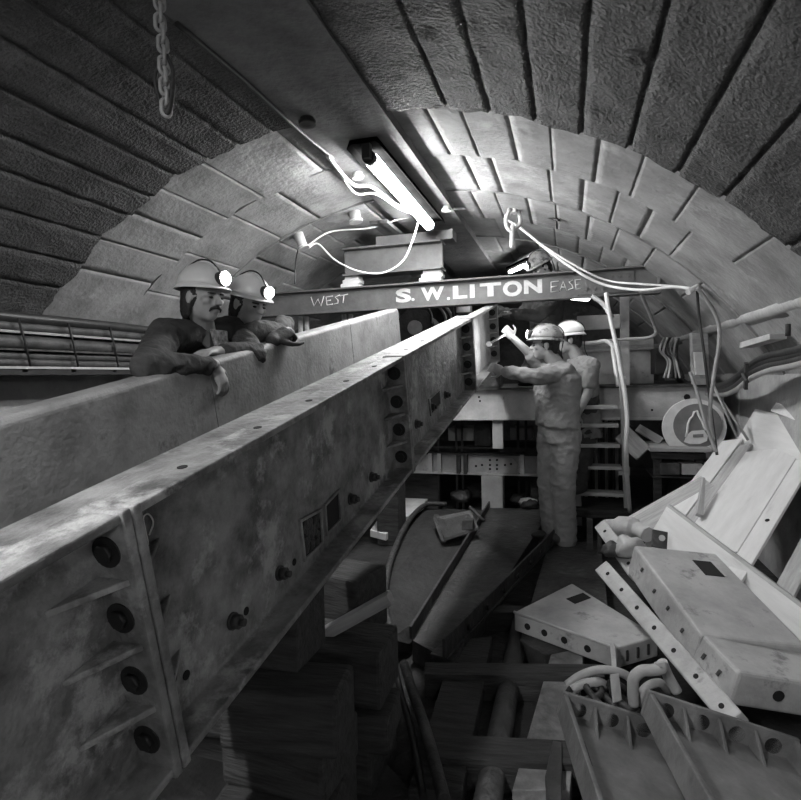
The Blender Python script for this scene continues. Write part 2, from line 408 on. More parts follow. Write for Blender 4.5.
def glyph(ch, xa, xb, za, zb, y):
    cu = bpy.data.curves.new('t', 'FONT'); cu.body = ch; cu.size = 1; cu.offset = .045; cu.extrude = .004; cu.resolution_u = 4
    o = bpy.data.objects.new('t', cu); COL.objects.link(o); dg = bpy.context.evaluated_depsgraph_get()
    me = bpy.data.meshes.new_from_object(o.evaluated_get(dg)); vs = [v.co.copy() for v in me.vertices]; fs = [list(p.vertices) for p in me.polygons]
    bpy.data.objects.remove(o); bpy.data.curves.remove(cu); bpy.data.meshes.remove(me)
    lo = [min(v[i] for v in vs) for i in range(2)]; hi = [max(v[i] for v in vs) for i in range(2)]
    return [(xa+(xb-xa)*(v.x-lo[0])/(hi[0]-lo[0]), y-v.z*.3, za+(zb-za)*(v.y-lo[1])/(hi[1]-lo[1])) for v in vs], fs
mb = MB(); fy = BY-.0065
for chh, pa, pb, ya, yb in (('S', 396, 411, 303, 288), ('.', 411.5, 414.5, 301, 298), ('W', 421, 444, 301, 286), ('.', 447, 450, 300, 297), ('L', 453, 467, 299, 285), ('I', 470, 474.5, 298, 284), ('T', 480, 501, 297, 282), ('O', 503, 522, 297, 280), ('N', 524, 542, 294, 279)):
    A, B = YP(pa, ya, fy), YP(pb, yb, fy); mb.add(*glyph(chh, A.x, B.x, A.z, B.z, fy))
obj('lettering', mb, 'paint', sb, label='bold white painted letters')
def strokes(lines, y, r=.0045):
    mb = MB()
    for ln in lines: mb.tube([YP(px, py, y) for px, py in ln], r, 6)
    return mb
W = [[(311, 297), (314, 306), (318, 299), (321, 306), (324, 296)], [(333, 296), (326, 297), (327, 305), (333, 304)], [(326, 301), (331, 300)], [(340, 295), (335, 297), (338, 300), (338, 303), (334, 304)], [(340, 296), (348, 294)], [(344, 295), (343, 303)]]
obj('chalk_lettering', strokes(W, fy), 'chalk', sb, label='chalked word WEST')
E_ = [[(559, 281), (551, 282), (551, 292), (559, 291)], [(551, 287), (557, 286)], [(560, 291), (563, 281), (567, 291)], [(561, 287), (566, 287)], [(573, 280), (569, 282), (572, 285), (573, 288), (568, 290)], [(583, 279), (575, 280), (576, 289), (583, 288)], [(575, 285), (581, 284)]]
obj('chalk_lettering', strokes(E_, fy), 'chalk', sb, label='chalked word EASE')
for px, lab in ((303, 'left'), (347, 'right')):
    p = YP(px, 315, BY+.08)
    t = MB()
    for dx in (-.035, .035): t.cyl((p.x+dx, BY+.09, z1-bh-.005), (p.x+dx, BY+.09, FZ), .024, n=12)
    obj('twin_pipe_prop', t, 'pale_steel', label='pair of upright pipes propping the cross beam, '+lab+' of two pairs', cat='prop', group='pipe props under the cross beam')
# packing between beam and crown
def pack(name, pa, pb, y0, y1, m, label, cat, bev=.004):
    A, B = YP(*pa, y0), YP(*pb, y0)
    return obj(name, MB().abox((A.x, y0, B.z), (B.x, y1, A.z)), m, label=label, cat=cat, bevel=bev)
wz = z1
for (px0, px1), lab in (((342, 361), 'left'), ((420, 443), 'right')):
    A, B = YP(px0, 290, BY-.02), YP(px1, 277, BY-.02); top = YP(342, 278, BY-.02).z+.004
    for k in range(3):
        zz = wz+(top-wz)*k/3
        obj('timber_wedge', MB().abox((A.x+.02*k, BY-.05, zz), (B.x-.014*((k+1) % 2), BY+.06, zz+(top-wz)/3)), 'plywood', label=('lowest', 'middle', 'topmost')[k]+' pale timber wedge on the cross beam, '+lab+' stack', cat='wedge', group='wedges on the cross beam', bevel=.002)
i0, i1 = YP(343, 249, BY-.05), YP(442, 278, BY-.05)
ib = thing('packing_girder', 'short deep steel I section packed above the cross beam', 'beam', ((i0.x+i1.x)/2, BY, top))
obj('section', MB().abox((i0.x, BY-.02, top), (i1.x, BY+.02, i0.z)).abox((i0.x, BY-.09, top), (i1.x, BY+.12, top+.018)).abox((i0.x, BY-.09, i0.z-.018), (i1.x, BY+.12, i0.z)), 'beam_steel', ib, bevel=.002)
u0, u1 = YP(375, 232, BY-.06), YP(453, 247, BY-.06)
obj('packing_channel', MB().abox((u0.x, BY-.05, i0.z), (u1.x, BY+.12, i0.z+.085)).abox((u1.x-.02, BY-.06, i0.z), (u1.x, BY-.05, i0.z+.09)), 'beam_steel', label='small steel channel on the deep I section below the crown', cat='beam', bevel=.006)
lb = thing('crown_joist', 'steel joist running along the crown above the packing', 'beam', (-1.54, 5, i0.z+.085))
zc = i0.z+.085; zc1 = AZ+R-.10
obj('section', MB().abox((-1.55, 4.6, zc), (-1.53, 7, zc1)).abox((-1.62, 4.6, zc), (-1.46, 7, zc+.016)).abox((-1.62, 4.6, zc1-.016), (-1.46, 7, zc1)), 'beam_steel', lb)

# ------------------------------------------------------------------ lamps
tl = thing('tube_lamp', 'glowing fluorescent tube lamp under the crown', 'lamp', (-1.1, 4.1, 2.62))
la, lb_ = V((-1.115, 3.24, 2.655)), V((-1.14, 4.78, 2.66))
obj('tube', MB().cyl(la, lb_, .042, n=20), 'tube_glow', tl)
obj('end_cap', MB().cyl(la-V((0, .07, 0)), la, .04, n=16).abox((-1.14, 3.13, 2.63), (-1.09, 3.17, 2.76)), 'black', tl)
obj('end_cap', MB().cyl(lb_, lb_+V((0, .05, 0)), .045, n=16), 'pale_steel', tl)
obj('crown_shield', MB().prism([(-1.23, 3.12, 2.69), (-1.21, 3.12, 2.74), (-1.04, 3.12, 2.74), (-1.02, 3.12, 2.69), (-1.05, 3.12, 2.715), (-1.20, 3.12, 2.715)], (0, 1.78, 0)), 'matt_black', tl)  # black shield added over the tube to keep its light off the crown
# inspection lamp below the beam and lamp on the platform behind
p0, p1 = P(570, 296.5, 4.85), P(587, 298, 4.85)
bl = thing('bulkhead_lamp', 'short bright lamp hanging below the east end of the beam', 'lamp', p0)
obj('lens', MB().cap(p0, .026, p1, .026), 'small_glow', bl)
obj('lamp_back', MB().box((p0+p1)/2+V((0, .04, .015)), (p1-p0)*1.2, (0, .03, 0), (0, 0, .08)), 'dark_steel', bl)
obj('hanger', MB().cyl((p0+p1)/2+V((0, .04, .05)), V(((p0.x+p1.x)/2, BY-.04, z1-bh+.008)), .008), 'black', bl)
# further tubes: two unseen fills added behind the photographer, one far tube
def back_tube(x, y, z, L, s, label, name='tube_lamp', axis=(0, 1, 0), bw=.26, tr=.03):
    o = thing(name, label, 'lamp', (x, y, z)); a = V(axis)
    c = V((x, y, z))
    obj('tube', MB().cyl(c-a*L/2, c+a*L/2, tr, n=16), s, o)
    obj('batten', MB().box(c+V((0, 0, .05)), a*(L+.1), V((0, 0, 1)).cross(a)*bw, (0, 0, .03)), 'matt_black', o)  # black top, widened over the fills to keep their light off the vault
    return o
emit('fill_behind', 95.0)
back_tube(-1.15, -.6, 2.42, 1.4, 'fill_behind', 'unseen fill tube added under the crown behind the photographer')  # unseen fill, added to light the girder top and the leaning men
emit('fill_side', 22.0)
back_tube(.68, -1.8, 1.9, 1.2, 'fill_side', 'unseen fill tube added near the right wall behind the photographer')  # unseen weak fill, added to light the girder web
emit('tube_far', 16.0)
fa, fb = P(510, 272, 6.9), P(528, 264, 6.0); fc = (fa+fb)/2
back_tube(fc.x, fc.y, fc.z, (fb-fa).length, 'tube_far', 'far fluorescent tube lamp over the platform beyond the beam', axis=(fb-fa).normalized(), bw=.07, tr=.02)

# ------------------------------------------------------------------ cables and ceiling fittings
def cable(name, pts, r, m, label, cat='cable', group=None, k=8): return obj(name, MB().tube(bezier(pts, k), r, 8), m, label=label, cat=cat, group=group)
def onarch(px, py, inset=.06):
    a, p = arch_angle(px, py); n = V((AX-p.x, 0, AZ-p.z)).normalized(); return p+n*inset
cable('lamp_cable', [onarch(175, 8), onarch(240, 65), onarch(300, 120, .07), onarch(332, 147, .07)], .011, 'black_cable', 'dark twin cable clipped along the crown left of the tube lamp')
cable('lamp_cable', [onarch(326, 142, .085), onarch(350, 163, .14), P(372, 187, 4.0), P(395, 204, 4.3), P(412, 211, 4.5), P(424, 214, 4.62)], .012, 'white_cable', 'thick white cable running to the far end of the tube lamp')
cable('lamp_cable', [onarch(334, 150, .10), onarch(352, 168, .17), P(376, 194, 4.05), P(400, 209, 4.35), P(424, 217, 4.66)], .008, 'white_cable', 'thin white cable twisted beside the thick lamp cable')
pegc = onarch(298, 234, .0)
cable('hanging_cable', [onarch(300, 235, .12), P(330, 232, 4.9), P(370, 228, 4.9), P(400, 219, 4.9), P(422, 215, 4.86)], .007, 'white_cable', 'thin cable stretched from ceiling plug to the tube lamp')
cable('hanging_cable', [onarch(302, 235, .13), P(318, 244, 4.9), P(335, 260, 4.85), P(358, 271, 4.8), P(382, 273, 4.8), P(402, 262, 4.8), P(412, 242, 4.82), P(418, 222, 4.84)], .008, 'white_cable', 'white cable sagging in front of the packing girder')
cable('hanging_cable', [onarch(297, 238, .06), P(296, 260, 5.0), P(295, 284, 5.0)], .006, 'black_cable', 'dark wire dropping from the left ceiling plug')
def plug(px, py, r, m, label, ln=.09):
    a, p = arch_angle(px, py); n = V((AX-p.x, 0, AZ-p.z)).normalized()
    return obj('ceiling_plug', MB().cyl(p-n*.03, p+n*ln, r*1.15, r, 14).cyl(p+n*(ln-.02), p+n*ln, r*1.3, n=14), m, label=label, cat='plug', group='grout plugs in the vault')
plug(354, 212, .045, 'pale_steel', 'round pale plug in the vault left of the joist')
plug(298, 234, .04, 'pale_steel', 'ceiling plug that carries the sagging white cable', .14)
plug(357, 165, .03, 'pale_steel', 'small pale plug beside the white lamp cable', .09)
plug(306, 108, .035, 'black', 'small black plug beside the crown strip')
plug(447, 200, .03, 'pale_steel', 'small plug where the right hand cable starts')
plug(640, 46, .03, 'coated', 'small dark plug in the coated vault at upper right', .05)
plug(563, 272, .03, 'pale_steel', 'pale plug in the vault above the east end of the beam', .08)
TQ = (arch_hit(697, 289)-EYE).dot(CF)-.14
cable('slung_cable', [onarch(450, 203, .05), P(485, 209, 4.95), P(517, 226, 4.9), P(550, 252, 4.65), P(578, 272, 4.5), P(605, 285, 4.42), P(640, 290, 4.2), P(672, 287, 4.05), P(692, 289, TQ)], .011, 'white_cable', 'pale cable slung across the right side of the vault')
cable('slung_cable', [P(517, 224, 4.95), P(545, 247, 4.68), P(585, 271, 4.5), P(610, 281, 4.44), P(640, 284, 4.2), P(672, 286, 4.06), P(690, 288, TQ)], .008, 'white_cable', 'thinner pale cable beside the slung cable')
# shackle at the vault
sh = onarch(515, 212, .05); se = P(513, 207, 4.55)
sk = thing('lifting_shackle', 'pale iron shackle hanging from the vault with a bar', 'shackle', se)
ax = CR; up = V((0, 0, 1)); fw_ = V((0, 1, 0))
pt = lambda px, py, d=0: P(px, py, 4.55)+fw_*d
obj('hook', MB().tube(bezier([pt(509, 204, .1), pt(508.5, 212), pt(506, 219), pt(507, 227), pt(511, 231), pt(515, 228, .02), pt(519, 224, .03), pt(520, 218, .03), pt(518.5, 211, .03), pt(521, 206, .05)]), .016, 10), 'pale_steel', sk)
obj('eye_bolt', MB().cyl(pt(515, 200, .06), pt(514, 213), .02, n=10).cyl(pt(515, 200, .06), pt(513, 190, .3), .018, n=10), 'pale_steel', sk)
obj('bar', MB().cap(pt(512.5, 226), .019, pt(512, 246), .019), 'pale_steel', sk)
obj('wire', MB().tube(bezier([pt(520, 199, .2), pt(530, 203, .25), onarch(560, 218, .02)]), .012, 6), 'black', sk)
# hanging chain upper left
cz = 1.75
hc = thing('hanging_chain', 'dark iron chain with hook hanging from the vault at upper left', 'chain', P(163, 110, cz))
for i in range(14):
    p = P(159+.6*i*(.3 if i < 6 else .9), -30+i*10.6, cz)
    obj('link', MB().link(p, (0, 0, 1), (CR*.8+CF*.6) if i % 2 else (CR*.6-CF*.8), .026, .0135, .0062, 8), 'plate_steel', hc)
obj('hook', MB().tube(bezier([P(158, 66, cz), P(155, 78, cz), P(158, 95, cz), P(164, 112, cz), P(169, 110, cz), P(172, 92, cz), P(173, 72, cz), P(167, 55, cz)]), [.006]*24+[.009]*20+[.006]*13, 8), 'dark_steel', hc)
obj('shank', MB().cyl(P(159, -40, cz), P(158, -250, cz), .008), 'dark_steel', hc)

# cable rack along the left wall
RX = XL+.30
def rz(py): return XP(8, py, RX).z
rows = [('black pipe along the top of the left cable rack', 316, .034, 'black_cable'), ('second cable from the top of the left rack', 325.5, .027, 'rack_cable'), ('thick cable in the middle of the left rack', 342, .044, 'rack_cable'), ('thin cable below the middle of the left rack', 355, .024, 'rack_cable'), ('lowest thin cable of the left rack', 362.5, .022, 'rack_cable')]
for lab, py, r, m in rows:
    pts = [V((RX+.01*noise.noise(V((y*1.5, py, 0))), y, rz(py)+.008*noise.noise(V((y*1.3, py, 3))))) for y in [-3.5+12.5*k/60 for k in range(61)]]
    nm = 'conduit_pipe' if py == 316 else 'rack_cable'
    obj(nm, MB().tube(pts, r, 12), m, label=lab, cat='pipe' if py == 316 else 'cable', group=None if py == 316 else 'cables on the left wall rack')
rk = thing('cable_rack', 'steel cable rack with pale bottom angle on the left wall', 'rack', (RX-.1, 2, rz(370)))
obj('bottom_angle', MB().abox((RX-.02, -3.5, rz(369)), (RX+.06, 9, rz(366.5))), 'pale_steel', rk)
obj('tray_rail', MB().abox((RX-.03, -3.5, rz(333)), (RX+.05, 9, rz(330.5))), 'grey_cable', rk)
obj('tray_rail', MB().abox((RX-.03, -3.5, rz(350.5)), (RX+.05, 9, rz(348.5))), 'dark_steel', rk)
obj('bottom_trough', MB().abox((RX-.28, -3.5, rz(375)), (RX+.05, 9, rz(369))), 'black', rk)
for k in range(24):
    y = -2+k*.36
    obj('hanger', MB().tube([(RX+.052, y-.03, rz(318)), (RX+.058, y, rz(340)), (RX+.052, y+.04, rz(368))], .007, 6).abox((XL-.02, y-.02, rz(369)-.02), (RX+.05, y+.02, rz(369))), 'black', rk)

# right wall cables
XW = 1.235; RB = XW-.06
def rp(px, py, x=None): return XP(px, py, x if x is not None else RB)
br = rp(770, 348, XW)
cb = thing('cable_bracket', 'pale steel bracket over the cable bundle on the right wall', 'bracket', br)
obj('plate', MB().prism([XP(754, 339+9, XW), XP(787, 339, XW), XP(787, 333, XW), XP(754, 342, XW)], (-.09, 0, 0)), 'pale_steel', cb, bevel=.003)
obj('peg', MB().cyl(XP(788, 336, XW-.05), XP(788, 324, XW-.05), .014), 'dark_steel', cb)
for i, (off, r, m) in enumerate(((0, .033, 'black_cable'), (6, .026, 'black_cable'), (-5, .022, 'black_cable'), (10, .018, 'grey_cable'))):
    pts = [XP(850, 340+off*1.1, RB-.012*i), XP(793, 356+off, RB-.012*i), XP(768, 361+off, RB-.012*i), XP(750, 370+off*.9, RB-.012*i), XP(736, 382+off*.8, RB-.012*i), XP(722, 388+off*.7, RB-.012*i), XP(705, 389+off*.5, RB-.012*i), XP(692, 388+off*.4, RB-.1), XP(678, 377+off*.3, RB-.16), XP(668, 362+off*.3, RB-.2)]
    cable('wall_cable', pts, r, m, ('thickest black cable of the bundle on the right wall', 'black cable under the thickest one on the right wall', 'uppermost black cable of the right wall bundle', 'grey cable along the bottom of the right wall bundle')[i], group='cable bundle on the right wall')
cl = P(746, 374, 3.7)
obj('cable_clamp', MB().box(XP(746, 376, RB-.06), (.02, 0, 0), (0, .03, .01), (0, -.02, .17)).cyl(XP(747, 382, RB-.09), XP(743, 374, RB-.09), .012), 'dark_steel', label='small clamp around the right wall cable bundle', cat='clamp')
# peg and loops of hose
tq = (arch_hit(697, 289)-EYE).dot(CF)-.09
pa, pb = P(688, 292, tq-.06), P(705, 283, tq+.0)
pg = obj('wall_peg', MB().cyl(pa, pb, .022, n=12).cyl(pb, arch_hit(713, 296)+V((.02, 0, 0)), .018, n=10), 'pale_steel', label='pale pipe peg sticking out of the vault at right', cat='peg')
cable('hanging_hose', [P(697, 289, tq-.04), P(699, 315, tq), P(703, 345, tq), P(708, 385, tq), P(713, 425, tq), P(717, 455, tq-.05)], .010, 'black_cable', 'thin dark hose hanging straight down from the pipe peg')
cable('hanging_hose', [P(697, 288, tq-.08), P(708, 302, tq-.08), P(718, 322, tq-.08), P(719, 345, tq-.08), P(714, 375, tq-.06), P(710, 410, tq-.06), P(713, 440, tq-.1)], .014, 'grey_cable', 'grey hose looping from the pipe peg down to the boards')
cable('hanging_hose', [P(690, 372, tq-.02), P(698, 395, tq-.05), P(706, 425, tq-.1), P(716, 452, tq-.15)], .012, 'grey_cable', 'grey hose falling across the round sign')
obj('angle_strut', MB().cyl(P(715, 390, 4.25), P(748, 440, 4.0), .009).cyl(P(712, 382, 4.25), P(737, 437, 4.05), .009), 'grey_cable', label='two thin leaning rods beside the right wall', cat='rod')
obj('wall_post', MB().prism([P(692, 333, 4.75), P(708, 333, 4.75), P(710, 385, 4.75), P(694, 385, 4.75)], (0, .12, 0)), 'timber', label='short upright timber post below the pipe peg', cat='post', bevel=.004)
obj('post_plate', MB().prism([P(694, 352, 4.7), P(706, 352, 4.7), P(707, 375, 4.7), P(696, 375, 4.7)], (0, .035, 0)), 'sign_white', label='pale plate fixed on the short timber post', cat='plate', bevel=.003)

# ------------------------------------------------------------------ platform, frames and ladder beyond the girder
TY = 5.36
ta, tb = YP(440, 390, TY), YP(724, 386, TY)
tz1 = YP(600, 388, TY).z; tz0 = YP(560, 418, TY).z
tg = thing('platform_girder', 'pale plated steel cross girder of the working platform behind the men', 'girder', ((ta.x+tb.x)/2, TY, tz0))
tx0, tx1 = -2.6, tb.x
obj('web_plate', MB().abox((tx0, TY, tz0), (tx1, TY+.02, tz1)), 'pale_steel', tg)
obj('top_flange', MB().abox((tx0, TY-.05, tz1), (tx1, TY+.1, tz1+.02)), 'dark_steel', tg)
obj('bottom_flange', MB().abox((tx0, TY-.03, tz0-.018), (tx1, TY+.1, tz0)), 'pale_steel', tg)
for px, py in ((687, 397), (479, 397), (480, 401), (652, 410)):
    p = YP(px, py, TY); obj('bolt_hole', MB().cyl(p-V((0, .003, 0)), p+V((0, .003, 0)), .026 if px == 687 else .01, n=14), 'hole', tg)
a, b = YP(492, 419, TY), YP(503, 449, TY); obj('bracket_post', MB().abox((a.x, TY+.01, b.z), (b.x, TY+.08, tz0-.018)), 'pale_steel', tg, bevel=.003)
# lower crosshead
LY = 5.75
lf = thing('lower_frame', 'low steel cross frame with a drilled splice plate under the platform', 'frame', YP(470, 478, LY))
za, zb = YP(470, 454, LY).z, YP(470, 474, LY).z; xa, xb = -2.0, YP(560, 460, LY).x
obj('rail', MB().abox((xa, LY, za-.012), (xb, LY+.1, za+.008)), 'dark_steel', lf)
obj('rail', MB().abox((xa, LY, zb-.008), (xb, LY+.1, zb+.012)), 'pale_steel', lf)
obj('web_plate', MB().abox((xa, LY+.05, zb), (xb, LY+.06, za)), 'plate_steel', lf)
sp = YP(472, 457, LY-.01), YP(516, 473, LY-.01)
pl = obj('splice_plate', MB().prism([YP(470, 457, LY+.03), YP(513, 458, LY+.03), YP(518, 464, LY+.03), YP(515, 473, LY+.03), YP(470, 473, LY+.03)], (0, .02, 0)), 'pale_steel', lf)
for px, py in ((476, 466), (482, 465), (490, 460), (497, 460), (490, 465), (497, 465), (490, 469), (497, 469), (505, 465), (511, 464)):
    p = YP(px, py, LY+.03); obj('bolt_hole', MB().cyl(p-V((0, .004, 0)), p+V((0, .004, 0)), .012, n=10), 'hole', pl)
for px in (430, 439, 458, 465, 522): a = YP(px, 455, LY-.01); obj('stiffener', MB().abox((a.x-.02, LY-.01, zb), (a.x+.02, LY+.05, za)), 'dark_steel' if px in (458, 465) else 'pale_steel', lf)
p = YP(493, 476, LY); obj('footing_block', MB().abox((p.x-.12, LY-.02, FZ), (p.x+.1, LY+.16, zb-.012)), 'sidewall', label='pale footing block below the drilled splice plate', cat='block', bevel=.01)
p = YP(430, 476, LY+.2); obj('footing_block', MB().abox((p.x-.5, LY+.2, FZ), (p.x+.1, LY+.4, zb-.012)), 'timber_dark', label='dark timber footing under the left end of the low frame', cat='block', bevel=.01)
p = YP(550, 476, LY); obj('footing_block', MB().abox((p.x-.2, LY+.1, FZ), (p.x+.1, LY+.3, zb-.012)), 'timber_dark', label='dark timber footing behind the man at the girder end', cat='block', bevel=.01)
def bx(name, px0, py0, px1, py1, Y, dep, m, label, cat, bev=.006, **k):
    a, b = YP(px0, py0, Y), YP(px1, py1, Y)
    return obj(name, MB().abox((a.x, Y, b.z), (b.x, Y+dep, a.z)), m, label=label, cat=cat, bevel=bev, **k)
# crates and machinery below the platform
bx('storage_box', 474, 424, 491, 446, 5.95, .4, 'dark_steel', 'dark steel box under the platform left of the short post', 'box')
bx('timber_block', 448, 428, 474, 441, 6.1, .3, 'sidewall', 'pale block under the platform beside the dark steel box', 'block')
bx('timber_block', 510, 428, 532, 440, 6.1, .3, 'plate_steel', 'grey block under the platform right of the short post', 'block')
sh_ = thing('rack_shelf', 'low steel shelf carrying boxes under the platform', 'shelf', YP(490, 446, 5.9))
for px0, px1, py in ((436, 560, 446.5),):
    a, b = YP(px0, py, 5.9), YP(px1, py, 5.9); obj('board', MB().abox((a.x-.6, 5.9, a.z-.02), (b.x, 6.5, a.z)), 'dark_steel', sh_)
for px in (438, 456, 462, 518, 526, 545): a = YP(px, 446, 5.9); b = YP(px, 420, 5.9); obj('upright', MB().cyl((a.x, 5.92, FZ), (a.x, 5.92, b.z), .014, n=8), 'dark_steel', sh_)
# racked bars seen through the ladder
for k in range(9):
    a = YP(575+k*5.2, 420, 6.3); obj('steel_bar', MB().cyl((a.x, 6.3+.02*(k % 2), FZ), (a.x, 6.32, tz0-.02), .016, n=8), 'dark_steel' if k % 2 else 'plate_steel', label='one of the upright bars seen between the ladder treads', cat='bar', group='upright bars behind the ladder')
# platform deck
dk = thing('platform_deck', 'timber deck of the working platform', 'platform', (-.5, 6.4, tz1+.02))
for k in range(7):
    y = TY+.12+k*.3; frame_obj('deck_board', (tx0, y, tz1-.03), V((1, 0, 0)), V((0, 1, 0)), V((0, 0, 1)), MB().abox((0, 0, 0), (tx1-tx0, .285, .05)), 'timber_dark', dk)
DZ = tz1+.02
for k, x in enumerate((-2.4, -.9, tx1-.12)):
    obj('deck_leg', MB().abox((x-.06, 7.0, FZ), (x+.06, 7.12, DZ-.05)), 'dark_steel', dk)
# steel tank on the platform
t0, t1 = YP(585, 341, 5.95), YP(655, 384, 5.95)
tk = thing('steel_tank', 'grey steel tank with a flanged lid on the platform', 'tank', ((t0.x+t1.x)/2, 6.2, DZ))
obj('tank_body', MB().abox((t0.x-.25, 5.95, DZ), (t1.x-.01, 6.6, t0.z-.05)), 'plate_steel', tk, bevel=.006)
obj('lid', MB().abox((t0.x-.27, 5.92, t0.z-.11), (t1.x, 6.62, t0.z-.09)).abox((t0.x-.25, 5.94, t0.z-.06), (t1.x-.01, 6.6, t0.z)), 'pale_steel', tk, bevel=.004)
obj('rim_band', MB().abox((t0.x-.26, 5.935, DZ+.1), (t1.x, 5.95, DZ+.13)), 'plate_steel', tk)
bx('timber_plank', 577, 316, 627, 328, 5.9, .05, 'pale_steel', 'pale plank fixed high behind the ladder', 'plank')
pp = YP(600, 322, 5.93)
ph = thing('plank_holder', 'pair of slim uprights holding the pale plank above the tank', 'frame', (pp.x, 5.97, DZ))
for dx in (-.2, .22): obj('upright', MB().cyl((pp.x+dx, 5.975, t0.z), (pp.x+dx, 5.975, pp.z+.04), .018, n=8), 'dark_steel', ph)
bx('lamp_battery', 655, 348, 673, 374, 5.6, .3, 'black', 'black box on the platform beside the steel tank', 'box')
for k in range(6):
    a = P(664+k*3, 338, 5.1); cable('loose_cable', [a, P(660+k*3.4, 350+3*math.sin(k*2), 5.0+.02*k), P(668+k*2, 362, 4.98), P(664+k*4, 378, 5.0)], .010, ('grey_cable', 'white_cable', 'black_cable')[k % 3], 'one of the tangled loose cable ends hanging over the black box', group='tangled cable ends right of the tank')
cable('loose_cable', [P(640, 291, 4.5), P(646, 305, 4.6), P(654, 325, 4.7), P(655, 334, 4.7), P(646, 338, 4.8), P(625, 339, 5.0), P(605, 341, 5.1)], .014, 'grey_cable', 'grey cable curving down from the beam end and back to the handrail')
# winch and pipes seen above the girders
wc = thing('winch_drum', 'round winch drum on the platform behind the girder', 'winch', YP(418, 335, 5.9))
c = YP(416, 328, 5.9); obj('drum', MB().cyl(c, c+V((0, .5, 0)), .17, n=28), 'dark_steel', wc); obj('flange', MB().cyl(c-V((0, .03, 0)), c, .21, n=28), 'dark_steel', wc); obj('hub', MB().cyl(c-V((0, .06, 0)), c-V((0, .03, 0)), .08, n=18), 'plate_steel', wc)
obj('mount', MB().abox((c.x-.25, 5.9, DZ), (c.x+.25, 6.5, c.z-.1)), 'dark_steel', wc)
for k, (xa_, xb_) in enumerate(((425, 431), (437, 446), (444, 452), (452, 455))):
    a, b = YP(xa_, 304, 5.75), YP(xb_, 324, 5.75); b.z = DZ if k == 3 else b.z
    cable('loose_pipe', [a, (a+b)/2+V((.02, .05, 0)), b], .015, ('dark_steel', 'grey_cable', 'pale_steel', 'dark_steel')[k], ('dark slim pipe nearest the winch drum', 'grey pipe second from the winch drum', 'pale pipe third from the winch drum', 'dark pipe beside the girder end')[k], cat='pipe')
bx('junction_box', 456, 301, 470, 312, 5.7, .14, 'pale_steel', 'pale junction box seen just under the lettered beam', 'box')
bx('junction_box', 482, 297, 497, 303, 5.65, .14, 'pale_steel', 'small pale box under the letter T of the beam', 'box')
# handrail
hr = thing('handrail', 'pale tube handrail behind the ladder', 'handrail', YP(612, 385, 5.5))
A = P(582, 344, 5.0); B = P(609, 341, 4.95); Cc = P(613, 352, 4.92); D = P(618, 386, 4.82)
obj('tube', MB().tube(bezier([A, (A+B)/2, B-V((.03, 0, 0)), (B+Cc)/2+V((.01, 0, .01)), Cc, (Cc+D)/2, D]), .018, 10), 'white_cable', hr)
obj('post', MB().abox(YP(621, 386, 5.5)-V((0, 0, .02)), YP(629, 292, 5.5)+V((0, .06, 0))), 'plate_steel', hr)
cable('air_hose', [P(606, 293, 4.50), P(609, 312, 4.48), P(614, 335, 4.45), P(618, 354, 4.42), P(621, 372, 4.4), P(625, 395, 4.36), P(627, 420, 4.34), P(626, 445, 4.32), P(627, 475, 4.5), P(630, 512, 4.72)], .017, 'white_cable', 'pale air hose hanging down the front of the ladder', cat='hose')
cable('air_hose', [P(592, 296, 4.6), P(604, 305, 4.56), P(612, 318, 4.52)], .02, 'pale_steel', 'short stub of hose beside the short bright lamp', cat='hose')
# ladder
lt, lbm = P(617, 384, 4.72), F(627, 513, .12)
ld = thing('step_ladder', 'timber step ladder leaning on the platform girder', 'ladder', lbm)
lx = V((-1, 0, 0)); W_ = .40
ldir = (lt-lbm); Ln = ldir.length; ldir.normalize()
for k in (0, 1):
    o = lbm+lx*W_*k; yv = lx.cross(ldir).normalized()
    frame_obj('stile', o-lx*.025, ldir, lx, yv, MB().abox((-.02 if k == 0 else -.12, 0, -.045), (Ln+.06, .05, .045)), 'timber', ld)
for py in (406, 424, 444, 466, 493):
    f = (513-py)/(513-384.); c = lbm+ldir*Ln*f*(1.0)
    obj('tread', MB().abox((c.x-W_+.02, c.y-.09, c.z-.015), (c.x-.02, c.y+.07, c.z+.015)), 'tread', ld, bevel=.003)
obj('cleat', MB().box(lbm+ldir*Ln*.34-V((0, .04, 0)), (.09, 0, 0), (0, .03, 0), (0, 0, .07)), 'timber', ld)
bx('timber_sill', 560, 508, 640, 520, lbm.y-.15, .5, 'timber_dark', 'dark timber sill under the foot of the ladder', 'block')

# round sign and the bench with boards
SY = 4.98
sc_ = YP(694.5, 428, SY); sr = .235
rs = thing('round_sign', 'round white sign with a dark disc and pale emblem standing on the bench', 'sign', sc_-V((0, 0, sr)))
obj('sign_disc', MB().cyl(sc_+V((0, .02, 0)), sc_+V((0, .045, 0)), sr, n=48), 'sign_white', rs)
dc = YP(698, 426, SY); obj('dark_disc', MB().cyl(dc+V((0, .014, 0)), dc+V((0, .02, 0)), sr*.76, n=44), 'sign_grey', rs)
em = lambda pts, r: MB().tube([YP(px, py, SY+.012) for px, py in pts], r, 6)
obj('emblem', em([(686, 437), (687.5, 430), (688, 424), (690, 419), (693, 416), (694, 412), (697, 411), (699, 416), (702, 421), (704, 427), (706, 430)], .010), 'sign_white', rs, label='pale outlined emblem')
obj('emblem_base', MB().prism([YP(px, py, SY+.006) for px, py in ((684, 442), (687, 435), (692, 431), (704, 430), (708, 436), (707, 441), (700, 444), (690, 444))], (0, .008, 0)), 'sign_white', rs)
obj('emblem_plate', MB().prism([YP(px, py, SY+.002) for px, py in ((693, 434.5), (703.5, 434), (703.5, 437), (693, 437.5))], (0, .006, 0)), 'sign_grey', rs)
bn = thing('timber_bench', 'dark timber bench under the round sign', 'bench', YP(675, 490, 5.0))
